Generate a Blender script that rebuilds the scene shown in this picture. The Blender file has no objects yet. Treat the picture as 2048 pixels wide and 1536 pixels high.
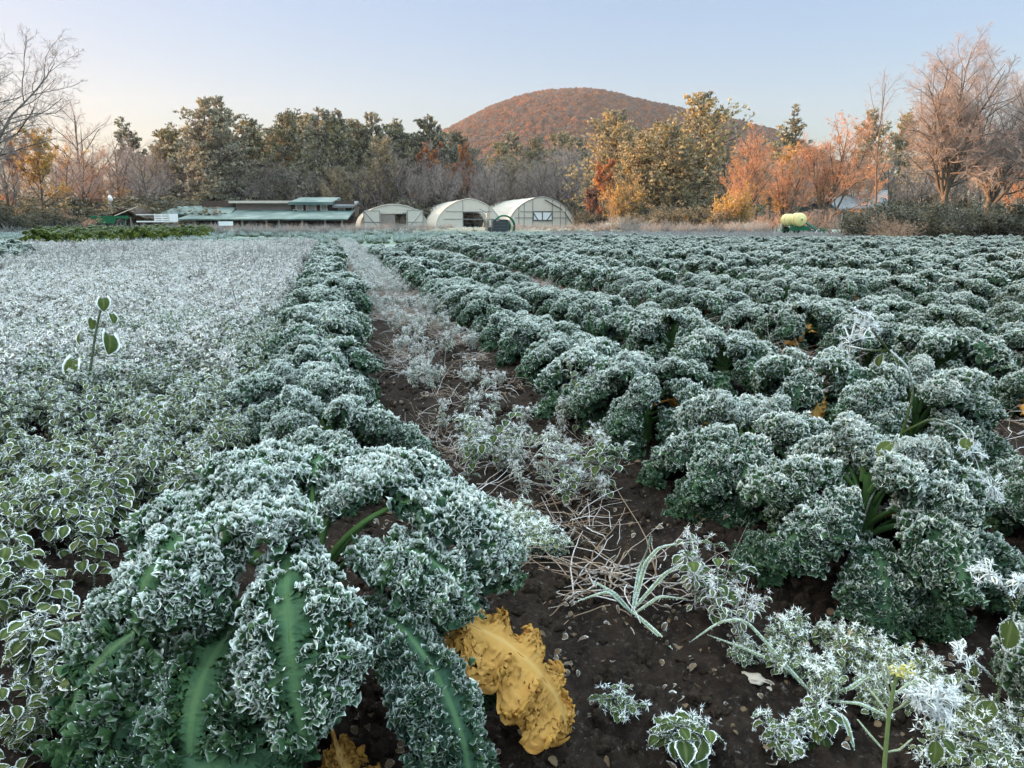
import bpy, math, random
import numpy as np
from mathutils import Vector, Matrix, Quaternion

R = math.radians
SC = bpy.context.scene
COL = SC.collection

# ------------------------------------------------------------------ camera
CAMH, PITCH = 0.9, R(12.43)
cam_data = bpy.data.cameras.new('camera')
cam = bpy.data.objects.new('camera', cam_data)
COL.objects.link(cam)
cam.location = (0, 0, CAMH)
cam.rotation_euler = (R(90) - PITCH, 0, 0)
cam_data.sensor_width = 36.0
cam_data.lens = 26.0
cam_data.clip_start = 0.05
cam_data.clip_end = 20000
SC.camera = cam

# ------------------------------------------------------------------ light
SKYK, SKYG, ZENITH_FILL = 1.3, 1.25, (10.0, 8.0, 4.9)
SUN_AZ, SUN_EL = R(-80), R(9.0)          # low morning sun, off to the left
world = bpy.data.worlds.new('World')
SC.world = world
world.use_nodes = True
wn, wl = world.node_tree.nodes, world.node_tree.links
wn.clear()
sky = wn.new('ShaderNodeTexSky')
sky.sky_type = 'NISHITA'
sky.sun_disc = False
sky.sun_elevation = SUN_EL
sky.sun_rotation = SUN_AZ
sky.altitude = 100
sky.air_density = 1.0
sky.dust_density = 1.5
sky.ozone_density = 1.5
bg = wn.new('ShaderNodeBackground')
bg.inputs['Strength'].default_value = 0.15
wo = wn.new('ShaderNodeOutputWorld')
tintn = wn.new('ShaderNodeMix'); tintn.data_type = 'RGBA'; tintn.blend_type = 'MULTIPLY'; tintn.inputs[0].default_value = 1.0
tintn.inputs[7].default_value = (.95, .90, .99, 1)
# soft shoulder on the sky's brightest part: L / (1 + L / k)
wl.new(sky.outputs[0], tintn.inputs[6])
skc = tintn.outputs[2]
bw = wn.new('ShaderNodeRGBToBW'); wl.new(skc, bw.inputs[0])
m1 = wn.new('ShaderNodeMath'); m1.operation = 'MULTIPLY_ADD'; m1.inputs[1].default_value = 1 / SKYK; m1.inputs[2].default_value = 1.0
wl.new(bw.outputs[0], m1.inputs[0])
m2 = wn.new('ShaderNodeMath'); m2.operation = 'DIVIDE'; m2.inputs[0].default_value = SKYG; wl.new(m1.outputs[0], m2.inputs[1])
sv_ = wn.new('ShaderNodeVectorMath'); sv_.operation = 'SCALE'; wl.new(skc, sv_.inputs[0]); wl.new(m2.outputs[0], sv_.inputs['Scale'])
# added gain on the sky overhead: warm extra skylight lifting the shaded field
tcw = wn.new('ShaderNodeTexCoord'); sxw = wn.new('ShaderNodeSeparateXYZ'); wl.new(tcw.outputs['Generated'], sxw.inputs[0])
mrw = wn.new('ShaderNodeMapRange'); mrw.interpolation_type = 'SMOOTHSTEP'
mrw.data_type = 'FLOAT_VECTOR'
for nm, val in (('From Min', (.28,) * 3), ('From Max', (.62,) * 3), ('To Min', (1.0,) * 3), ('To Max', ZENITH_FILL)): [q for q in mrw.inputs if q.name == nm and q.type == 'VECTOR'][0].default_value = val
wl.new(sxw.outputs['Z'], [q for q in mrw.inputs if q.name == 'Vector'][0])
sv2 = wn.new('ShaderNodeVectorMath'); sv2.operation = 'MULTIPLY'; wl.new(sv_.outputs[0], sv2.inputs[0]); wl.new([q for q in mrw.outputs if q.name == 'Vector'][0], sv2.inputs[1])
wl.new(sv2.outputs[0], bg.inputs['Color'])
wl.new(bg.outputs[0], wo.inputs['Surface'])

sun_data = bpy.data.lights.new('sun', 'SUN')
sun_data.energy = 5.0
sun_data.angle = R(0.6)
sun_data.color = (1.0, 0.55, 0.26)
sun = bpy.data.objects.new('sun', sun_data)
COL.objects.link(sun)
sv = Vector((math.sin(SUN_AZ) * math.cos(SUN_EL), math.cos(SUN_AZ) * math.cos(SUN_EL), math.sin(SUN_EL)))
sun.rotation_euler = sv.to_track_quat('Z', 'Y').to_euler()

SC.view_settings.view_transform = 'Standard'
SC.view_settings.look = 'None'
SC.view_settings.exposure = 1.95
SC.view_settings.gamma = 1.0
SC.view_settings.use_curve_mapping = False
SC.render.engine = 'CYCLES'
SC.cycles.use_denoising = True
SC.cycles.max_bounces = 5
SC.cycles.diffuse_bounces = 3
SC.cycles.glossy_bounces = 2
SC.cycles.transmission_bounces = 3
SC.cycles.transparent_max_bounces = 4
SC.cycles.volume_bounces = 0
SC.cycles.sample_clamp_indirect = 4.0

# ------------------------------------------------------------------ pixel <-> place helpers (2048 x 1536 photograph)
F = 1480.0
def ray(px, py):
    xc, yc = (px - 1024) / F, -(py - 768) / F
    return np.array([xc, math.cos(PITCH) + yc * math.sin(PITCH), -math.sin(PITCH) + yc * math.cos(PITCH)])
def at(px, py, Y):
    d = ray(px, py)
    return np.array([0, 0, CAMH]) + d * (Y / d[1])
def ground(px, py, z=0.0):
    d = ray(px, py)
    return np.array([0, 0, CAMH]) + d * ((z - CAMH) / d[2])
ROWANG = math.atan2(ray(655, 442)[0], ray(655, 442)[1])     # direction of the crop rows
RD = np.array([math.sin(ROWANG), math.cos(ROWANG)])
RX = np.array([math.cos(ROWANG), -math.sin(ROWANG)])
def rowpt(x, s):
    return RX * x + RD * s
def in_view(p, margin=1.0):
    return p[1] > 0.5 and abs(p[0]) < p[1] * 0.70 + margin

# ------------------------------------------------------------------ noise
_rt = np.random.default_rng(5).random((256, 256))
def vnoise(x, y):
    xi, yi = np.floor(x).astype(int), np.floor(y).astype(int)
    fx, fy = x - xi, y - yi
    fx, fy = fx * fx * (3 - 2 * fx), fy * fy * (3 - 2 * fy)
    g = lambda a, b: _rt[a % 256, b % 256]
    return (g(xi, yi) * (1 - fx) + g(xi + 1, yi) * fx) * (1 - fy) + (g(xi, yi + 1) * (1 - fx) + g(xi + 1, yi + 1) * fx) * fy
def fbm(x, y, o=4):
    s, a, n = 0, .5, 0
    for i in range(o):
        s = s + a * vnoise(x * 2 ** i + 17 * i, y * 2 ** i + 31 * i)
        n += a; a *= .5
    return s / n
def worley(x, y):
    xi, yi = np.floor(x).astype(int), np.floor(y).astype(int); best = np.full(x.shape, 9.)
    for dx in (-1, 0, 1):
        for dy in (-1, 0, 1):
            a, b = xi + dx, yi + dy
            jx, jy = _rt[a % 256, b % 256], _rt[(b + 91) % 256, (a + 37) % 256]
            best = np.minimum(best, (a + jx - x) ** 2 + (b + jy - y) ** 2)
    return np.sqrt(best)
def dome(x, y): return np.sqrt(np.clip(1 - (worley(x, y) / .95) ** 2, 0, 1))
def sstep(a, b, x):
    t = np.clip((x - a) / (b - a), 0, 1)
    return t * t * (3 - 2 * t)

# ------------------------------------------------------------------ mesh builder
class MB:
    def __init__(s):
        s.v, s.f4, s.f3, s.m4, s.m3, s.a, s.n = [], [], [], [], [], [], 0
    def add(s, v, q=None, t=None, mat=0, frost=0.0, vein=0.0, tint=0.5):
        v = np.asarray(v, float).reshape(-1, 3)
        k = len(v)
        a = np.empty((k, 3))
        a[:, 0], a[:, 1], a[:, 2] = frost, vein, tint
        s.v.append(v); s.a.append(a)
        if q is not None and len(q):
            q = np.asarray(q).reshape(-1, 4) + s.n
            s.f4.append(q); s.m4.append(np.full(len(q), mat))
        if t is not None and len(t):
            t = np.asarray(t).reshape(-1, 3) + s.n
            s.f3.append(t); s.m3.append(np.full(len(t), mat))
        s.n += k
    def merge(s, o, M=None):
        v = np.concatenate(o.v)
        if M is not None:
            M = np.array(M)
            v = v @ M[:3, :3].T + M[:3, 3]
        s.v.append(v); s.a.append(np.concatenate(o.a))
        for q, m in zip(o.f4, o.m4): s.f4.append(q + s.n); s.m4.append(m)
        for q, m in zip(o.f3, o.m3): s.f3.append(q + s.n); s.m3.append(m)
        s.n += len(v)
    def mesh(s, name, mats, smooth=True):
        me = bpy.data.meshes.new(name)
        v = np.concatenate(s.v)
        f4 = np.concatenate(s.f4) if s.f4 else np.zeros((0, 4), int)
        f3 = np.concatenate(s.f3) if s.f3 else np.zeros((0, 3), int)
        me.vertices.add(len(v))
        me.vertices.foreach_set('co', v.astype(np.float32).ravel())
        nl = f4.size + f3.size
        me.loops.add(nl)
        me.loops.foreach_set('vertex_index', np.concatenate([f4.ravel(), f3.ravel()]).astype(np.int32))
        me.polygons.add(len(f4) + len(f3))
        st = np.concatenate([np.arange(len(f4)) * 4, f4.size + np.arange(len(f3)) * 3]).astype(np.int32)
        me.polygons.foreach_set('loop_start', st)
        mi = np.concatenate([np.concatenate(s.m4) if s.m4 else [], np.concatenate(s.m3) if s.m3 else []]).astype(np.int32)
        me.polygons.foreach_set('material_index', mi)
        sm = np.full(len(mi), bool(smooth))
        me.polygons.foreach_set('use_smooth', sm)
        a = np.concatenate(s.a).astype(np.float32)
        for i, nm in enumerate(('frost', 'vein', 'tint')):
            at_ = me.attributes.new(nm, 'FLOAT', 'POINT')
            at_.data.foreach_set('value', np.ascontiguousarray(a[:, i]))
        for m in mats: me.materials.append(m)
        me.update(calc_edges=True)
        return me
    def build(s, name, mats, parent=None, smooth=True, link=True):
        o = bpy.data.objects.new(name, s.mesh(name, mats, smooth))
        if link: COL.objects.link(o)
        if parent is not None: o.parent = parent
        return o

def empty(name, loc=(0, 0, 0), rz=0.0, scale=1.0):
    o = bpy.data.objects.new(name, None)
    COL.objects.link(o)
    o.location = [float(c) for c in loc]; o.rotation_euler = (0, 0, rz); o.scale = (scale,) * 3
    o.empty_display_size = .1
    return o
def tag(o, label=None, cat=None, group=None, kind=None):
    if label: o['label'] = label
    if cat: o['category'] = cat
    if group: o['group'] = group
    if kind: o['kind'] = kind
    return o
def copy_tree(o, parent=None):
    c = o.copy(); COL.objects.link(c)
    if parent is not None: c.parent = parent
    for ch in list(o.children): copy_tree(ch, c)
    return c
def inst(name, me, parent=None, loc=(0, 0, 0), rot=(0, 0, 0), scale=1.0):
    o = bpy.data.objects.new(name, me); COL.objects.link(o)
    o.location = [float(c) for c in loc]; o.rotation_euler = rot
    o.scale = (scale,) * 3 if np.isscalar(scale) else scale
    if parent is not None: o.parent = parent
    return o

def norm(a): return a / (np.linalg.norm(a, axis=-1, keepdims=True) + 1e-12)
def grid_quads(nu, nv, off=0):
    i = np.arange(nu - 1)[:, None] * nv + np.arange(nv - 1)[None]
    return np.stack([i, i + nv, i + nv + 1, i + 1], -1).reshape(-1, 4) + off

def tubes(mb, P, Rad, n=4, mat=0, frost=0., vein=0., tint=.5, cap=False):
    """batch of tubes along polylines P (B,k,3) with radii Rad (B,k)"""
    P = np.asarray(P, float); Rad = np.asarray(Rad, float)
    if P.ndim == 2: P, Rad = P[None], Rad[None]
    B, k = P.shape[:2]
    T = norm(np.gradient(P, axis=1))
    mt = T.mean(1)
    ref = np.where(np.abs(mt[:, 2:3]) > .8, np.array([[1., 0, 0]]), np.array([[0, 0, 1.]]))[:, None]
    U = norm(np.cross(T, ref)); V = np.cross(T, U)
    an = np.linspace(0, 2 * np.pi, n, endpoint=False)
    ring = U[:, :, None] * np.cos(an)[None, None, :, None] + V[:, :, None] * np.sin(an)[None, None, :, None]
    vv = P[:, :, None] + ring * Rad[:, :, None, None]
    b = (np.arange(B) * k * n)[:, None, None]
    i = (np.arange(k - 1) * n)[None, :, None]
    j = np.arange(n)[None, None]; j2 = (j + 1) % n
    q = np.stack([b + i + j, b + i + j2, b + i + n + j2, b + i + n + j], -1).reshape(-1, 4)
    def ex(a): 
        a = np.asarray(a, float)
        if a.ndim == 0: return a
        return np.repeat(a.reshape(B, -1), k * n // a.reshape(B, -1).shape[1], 1).ravel() if a.size == B else np.repeat(a.ravel(), n)
    mb.add(vv.reshape(-1, 3), q, mat=mat, frost=ex(frost), vein=ex(vein), tint=ex(tint))

def spikes(mb, C, D, ln, wd, rng, mat=0, tint=.5, frost=1.0, jit=.8):
    """thin frost needles: one triangle each at points C pointing roughly along D"""
    n = len(C)
    if not n: return
    d = norm(D + rng.normal(0, jit, (n, 3)))
    s = norm(np.cross(d, rng.normal(0, 1, (n, 3))))
    L = ln * rng.uniform(.5, 1.3, (n, 1)); w = wd * rng.uniform(.7, 1.3, (n, 1))
    v = np.stack([C - s * w, C + s * w, C + d * L], 1).reshape(-1, 3)
    mb.add(v, t=np.arange(3 * n).reshape(-1, 3), mat=mat, frost=frost, tint=tint)

def cards(mb, C, size, rng, aspect=1.0, nrm=None, jit=1.0, mat=0, tint=None, frost=0.0):
    """leaf-sized four-cornered faces of random tilt"""
    n = len(C)
    d = rng.normal(0, 1, (n, 3))
    if nrm is not None: d = norm(nrm) + d * jit
    d = norm(d)
    u = norm(np.cross(d, rng.normal(0, 1, (n, 3)))); w = np.cross(d, u)
    s = size * rng.uniform(.6, 1.3, (n, 1))
    su, sw = u * s * .5, w * s * .5 * aspect
    k = rng.uniform(-.15, .15, (n, 1)) * s * d
    v = np.stack([C - su + k, C - sw * .9 - k, C + su + k, C + sw * .9 - k], 1).reshape(-1, 3)
    t = rng.random(n) if tint is None else tint
    mb.add(v, np.arange(4 * n).reshape(-1, 4), mat=mat, frost=frost if np.isscalar(frost) else np.repeat(frost, 4), tint=np.repeat(t, 4))

def box(mb, x0, x1, y0, y1, z0, z1, mat=0, M=None, tint=.5):
    v = np.array([[x, y, z] for x in (x0, x1) for y in (y0, y1) for z in (z0, z1)], float)
    if M is not None: v = v @ np.array(M)[:3, :3].T + np.array(M)[:3, 3]
    mb.add(v, [[0, 1, 3, 2], [4, 6, 7, 5], [0, 4, 5, 1], [2, 3, 7, 6], [0, 2, 6, 4], [1, 5, 7, 3]], mat=mat, tint=tint)
def bar(mb, a, b, w, d=None, mat=0, n=4, tint=.5):
    tubes(mb, np.array([a, b], float), np.array([w, d or w]), n, mat, tint=tint)

# ------------------------------------------------------------------ materials
def new_mat(name):
    m = bpy.data.materials.new(name); m.use_nodes = True
    nt = m.node_tree; nt.nodes.clear()
    out = nt.nodes.new('ShaderNodeOutputMaterial')
    return m, nt, out
class NT:
    def __init__(s, name):
        s.m, s.nt, s.out = new_mat(name)
    def n(s, typ, **kw):
        nd = s.nt.nodes.new('ShaderNode' + typ)
        for k, v in kw.items(): setattr(nd, k, v)
        return nd
    def link(s, a, b): s.nt.links.new(a, b)
    def attr(s, nm): return s.n('Attribute', attribute_name=nm).outputs['Fac']
    def noise(s, scale, detail=3, co=None, rough=.5):
        nd = s.n('TexNoise'); nd.inputs['Scale'].default_value = scale; nd.inputs['Detail'].default_value = detail
        nd.inputs['Roughness'].default_value = rough
        if co is not None: s.link(co, nd.inputs['Vector'])
        return nd.outputs['Fac']
    def obj(s): return s.n('TexCoord').outputs['Object']
    def pos(s): return s.n('NewGeometry').outputs['Position']
    def math(s, op, a, b=None, clamp=False):
        nd = s.n('Math', operation=op, use_clamp=clamp)
        for i, x in enumerate((a, b)):
            if x is None: continue
            if isinstance(x, (int, float)): nd.inputs[i].default_value = x
            else: s.link(x, nd.inputs[i])
        return nd.outputs[0]
    def ss(s, a, b, x):
        nd = s.n('MapRange', interpolation_type='SMOOTHSTEP')
        nd.inputs['From Min'].default_value = a; nd.inputs['From Max'].default_value = b
        s.link(x, nd.inputs['Value'])
        return nd.outputs[0]
    def mix(s, f, a, b):
        nd = s.n('Mix', data_type='RGBA')
        if isinstance(f, (int, float)): nd.inputs[0].default_value = f
        else: s.link(f, nd.inputs[0])
        for i, x in ((6, a), (7, b)):
            if isinstance(x, tuple): nd.inputs[i].default_value = (*x, 1)
            else: s.link(x, nd.inputs[i])
        return nd.outputs[2]
    def ramp(s, f, stops):
        nd = s.n('ValToRGB'); e = nd.color_ramp.elements
        while len(e) < len(stops): e.new(.5)
        for el, (p, c) in zip(e, stops): el.position = p; el.color = (*c, 1)
        s.link(f, nd.inputs[0])
        return nd.outputs[0]
    def bsdf(s, col, rough=.7, bump=None, bs=.3, bd=.01, transl=0.0, tcol=None, spec=.3, metal=0.0, alpha=None):
        p = s.n('BsdfPrincipled')
        if isinstance(col, tuple): p.inputs['Base Color'].default_value = (*col, 1)
        else: s.link(col, p.inputs['Base Color'])
        if isinstance(rough, (int, float)): p.inputs['Roughness'].default_value = rough
        else: s.link(rough, p.inputs['Roughness'])
        p.inputs['Specular IOR Level'].default_value = spec
        p.inputs['Metallic'].default_value = metal
        if bump is not None:
            b = s.n('Bump'); b.inputs['Strength'].default_value = bs; b.inputs['Distance'].default_value = bd
            s.link(bump, b.inputs['Height']); s.link(b.outputs[0], p.inputs['Normal'])
        o = p.outputs[0]
        if transl:
            t = s.n('BsdfTranslucent')
            tc = tcol if tcol is not None else col
            if isinstance(tc, tuple): t.inputs['Color'].default_value = (*tc, 1)
            else: s.link(tc, t.inputs['Color'])
            mx = s.n('MixShader')
            if isinstance(transl, (int, float)): mx.inputs[0].default_value = transl
            else: s.link(transl, mx.inputs[0])
            s.link(o, mx.inputs[1]); s.link(t.outputs[0], mx.inputs[2]); o = mx.outputs[0]
        s.link(o, s.out.inputs['Surface'])
        return s.m
FROST = (.82, .87, .86)

def leaf_mat(name, dark, light, veincol, frost=FROST, nscale=190., f0=.26, f1=.95, namp=.45, transl=.18, back=None, rough=.6, veil=1.0):
    t = NT(name)
    co = t.obj()
    nz = t.noise(nscale, 2, co)
    big = t.noise(nscale / 9, 3, co)
    g = t.mix(t.attr('tint'), dark, light)
    g = t.mix(t.math('MULTIPLY', big, .55), g, tuple(.55 * c for c in dark))
    g = t.mix(t.math('MULTIPLY', t.attr('vein'), .75), g, veincol)
    gt = g
    f = t.math('ADD', t.attr('frost'), t.math('MULTIPLY', t.math('SUBTRACT', nz, .5), namp))
    f = t.ss(f0, f1, f)
    if veil < 1: f = t.math('MAXIMUM', t.math('ADD', t.math('MULTIPLY', f, veil), .03), t.math('GREATER_THAN', t.attr('frost'), 1.18))
    if back is not None:
        bf = t.n('NewGeometry').outputs['Backfacing']
        g = t.mix(bf, g, t.mix(t.math('MULTIPLY', t.attr('vein'), .7), back, veincol))
    col = t.mix(f, g, frost)
    r = t.math('ADD', t.math('MULTIPLY', f, .4), rough)
    return t.bsdf(col, r, bump=nz, bs=.5, bd=.002, transl=t.math('MULTIPLY', t.math('SUBTRACT', 1.0, f), transl), tcol=gt, spec=.10)

M = {}
M['kale'] = leaf_mat('kale_leaf', (.013, .060, .030), (.036, .112, .034), (.10, .20, .07), back=(.034, .095, .022), veil=.92)
M['kale_far'] = leaf_mat('kale_leaf_distant', (.014, .062, .032), (.036, .108, .034), (.10, .20, .07), nscale=90., namp=.5, f0=.26, f1=.95, back=(.026, .078, .020), veil=.92)
M['kale_yellow'] = leaf_mat('kale_leaf_dying', (.50, .23, .05), (.74, .42, .12), (.74, .52, .22), frost=(.84, .66, .50), nscale=120., f0=.35, f1=1.0, namp=.6, back=(.55, .30, .07), rough=.6, transl=.35)
M['kale_olive'] = leaf_mat('kale_leaf_olive', (.085, .13, .018), (.20, .23, .025), (.2, .26, .08), nscale=90., f0=.62, f1=1.2, back=(.1, .14, .02))
M['stem'] = leaf_mat('kale_stem', (.05, .11, .035), (.09, .16, .05), (.12, .2, .06), nscale=150., f0=.5, f1=1.1, back=None, transl=0)
M['weed'] = leaf_mat('weed_leaf', (.034, .062, .020), (.085, .115, .028), (.15, .18, .07), nscale=420., namp=.9, f0=.42, f1=.95, frost=(.74, .78, .80), back=(.09, .12, .035))
M['weed_far'] = leaf_mat('weed_leaf_distant', (.055, .075, .03), (.11, .12, .05), (.2, .2, .1), nscale=110., namp=1.0, f0=.26, f1=.85, frost=(.71, .70, .72), back=(.08, .1, .04))
M['straw'] = leaf_mat('dry_stalk', (.20, .13, .09), (.36, .27, .19), (.4, .3, .2), nscale=300., namp=.9, f0=.3, f1=.9, frost=(.72, .72, .76), transl=0, rough=.8)
M['weed_low'] = leaf_mat('creeping_weed_leaf', (.05, .085, .03), (.11, .14, .045), (.19, .21, .08), nscale=420., namp=.9, f0=.45, f1=1.1, back=(.08, .10, .035))
M['weed_white'] = leaf_mat('rimed_weed_leaf', (.04, .07, .025), (.09, .115, .04), (.18, .2, .1), nscale=380., namp=.9, f0=.26, f1=.8, frost=(.72, .73, .75), back=(.08, .1, .04))
M['dry_weed'] = leaf_mat('dead_weed', (.09, .078, .07), (.17, .15, .135), (.3, .25, .2), nscale=120., namp=.8, f0=.4, f1=1.1, frost=(.50, .50, .52), transl=0, rough=.85)
M['litter'] = leaf_mat('leaf_scraps', (.05, .032, .02), (.17, .11, .06), (.2, .15, .1), nscale=300., namp=.8, f0=.4, f1=1.0, frost=(.62, .64, .66), rough=.8)
M['grass'] = leaf_mat('grass_blade', (.05, .09, .03), (.12, .16, .05), (.2, .24, .1), nscale=300., namp=.7, f0=.42, f1=1.0, frost=(.70, .80, .84))
# ================================================================== ground
def hgt(x, y):
    """height of the land"""
    x = np.asarray(x, float); y = np.asarray(y, float)
    r = np.hypot(x, y)
    near = np.exp(-r / 9.0)
    rx = x * RX[0] + y * RX[1]
    h = .045 * (fbm(x * 1.3, y * 1.3, 3) - .5) * near * 2
    h = h + near * (.055 * (fbm(x * 9, y * 9, 4) - .5) + .035 * (np.abs(fbm(x * 28 + 5, y * 28, 3) - .5) * 2 - .25))
    h = h - .02 * np.exp(-((rx - .62) / .3) ** 2) * near
    far = sstep(60, 130, r)
    h = h + far * (fbm(x / 60, y / 60, 3) - .5) * .6
    h = h - .6 * sstep(-8, -28, x) * sstep(66, 86, y) * (1 - sstep(140, 200, y))
    return h

def make_ground():
    a1 = np.linspace(R(-44), R(44), 440)
    a2 = np.linspace(R(44), R(316), 40)[1:-1]
    ang = np.concatenate([a1, a2])
    rr = [.02]
    while rr[-1] < .5: rr.append(rr[-1] + .12)
    while rr[-1] < 7: rr.append(rr[-1] * 1.0075)
    while rr[-1] < 60: rr.append(rr[-1] * 1.035)
    while rr[-1] < 4000: rr.append(rr[-1] * 1.12)
    rr = np.array(rr)
    A, RR = np.meshgrid(ang, rr)
    X, Y = RR * np.sin(A), RR * np.cos(A)
    Z = hgt(X, Y)
    nr, na = X.shape
    v = np.stack([X, Y, Z], -1).reshape(-1, 3)
    i = np.arange(nr - 1)[:, None] * na; j = np.arange(na)[None]; j2 = (j + 1) % na
    q = np.stack([i + j, i + j2, i + na + j2, i + na + j], -1).reshape(-1, 4)[:, ::-1]
    rx = (X * RX[0] + Y * RX[1]).ravel(); rs = (X * RD[0] + Y * RD[1]).ravel()
    turf = sstep(24, 30, Y.ravel() + (fbm(X * .5, Y * .5, 2).ravel() - .5) * 4)
    mb = MB(); mb.add(v, q, frost=turf, vein=0, tint=.5)
    t = NT('field_ground')
    co = t.pos()
    n1, n2, n3 = t.noise(9, 5, co, .65), t.noise(70, 4, co, .7), t.noise(.6, 4, co)
    soil = t.mix(t.ss(.3, .7, n1), (.009, .0065, .0055), (.025, .017, .013))
    soil = t.mix(t.ss(.45, .75, n2), soil, (.036, .026, .020))
    n4 = t.noise(.35, 5, co, .7)
    soil = t.mix(t.math('MULTIPLY', t.ss(.62, .72, n2), .35), soil, (.30, .31, .34))
    turf = t.mix(t.ss(.3, .7, n4), (.09, .13, .08), (.30, .36, .34))
    col = t.mix(t.attr('frost'), soil, turf)
    mat = t.bsdf(col, .95, bump=t.math('ADD', n1, n2), bs=.6, bd=.02, spec=.1)
    o = mb.build('ground', [mat])
    tag(o, 'dark brown field soil with frosted turf farther off', kind='structure')
make_ground()

# ================================================================== stuff scatter (uncountable cover only)
def scatter(name, pts, rots, scl, idx, variants, label, extra=None):
    n = len(pts)
    me = bpy.data.meshes.new(name)
    me.vertices.add(n)
    me.vertices.foreach_set('co', np.asarray(pts, np.float32).ravel())
    a = me.attributes.new('rot', 'FLOAT_VECTOR', 'POINT'); a.data.foreach_set('vector', np.asarray(rots, np.float32).ravel())
    a = me.attributes.new('scl', 'FLOAT', 'POINT'); a.data.foreach_set('value', np.asarray(scl, np.float32))
    a = me.attributes.new('idx', 'INT', 'POINT'); a.data.foreach_set('value', np.asarray(idx, np.int32))
    o = bpy.data.objects.new(name, me); COL.objects.link(o)
    g = bpy.data.node_groups.new(name, 'GeometryNodeTree')
    g.interface.new_socket('Geometry', in_out='INPUT', socket_type='NodeSocketGeometry')
    g.interface.new_socket('Geometry', in_out='OUTPUT', socket_type='NodeSocketGeometry')
    N, L = g.nodes, g.links
    gi, go = N.new('NodeGroupInput'), N.new('NodeGroupOutput')
    iop = N.new('GeometryNodeInstanceOnPoints')
    g2i = N.new('GeometryNodeGeometryToInstance')
    for v in reversed(variants):
        oi = N.new('GeometryNodeObjectInfo'); oi.inputs['Object'].default_value = v
        L.new(oi.outputs['Geometry'], g2i.inputs[0])
    def na(nm, dt):
        nd = N.new('GeometryNodeInputNamedAttribute'); nd.data_type = dt; nd.inputs['Name'].default_value = nm
        return nd.outputs['Attribute']
    L.new(gi.outputs[0], iop.inputs['Points'])
    L.new(g2i.outputs[0], iop.inputs['Instance'])
    iop.inputs['Pick Instance'].default_value = True
    L.new(na('idx', 'INT'), iop.inputs['Instance Index'])
    e2r = N.new('FunctionNodeEulerToRotation')
    L.new(na('rot', 'FLOAT_VECTOR'), e2r.inputs[0])
    L.new(e2r.outputs[0], iop.inputs['Rotation'])
    L.new(na('scl', 'FLOAT'), iop.inputs['Scale'])
    L.new(iop.outputs[0], go.inputs[0])
    md = o.modifiers.new('cover', 'NODES'); md.node_group = g
    return tag(o, label, kind='stuff')

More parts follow.
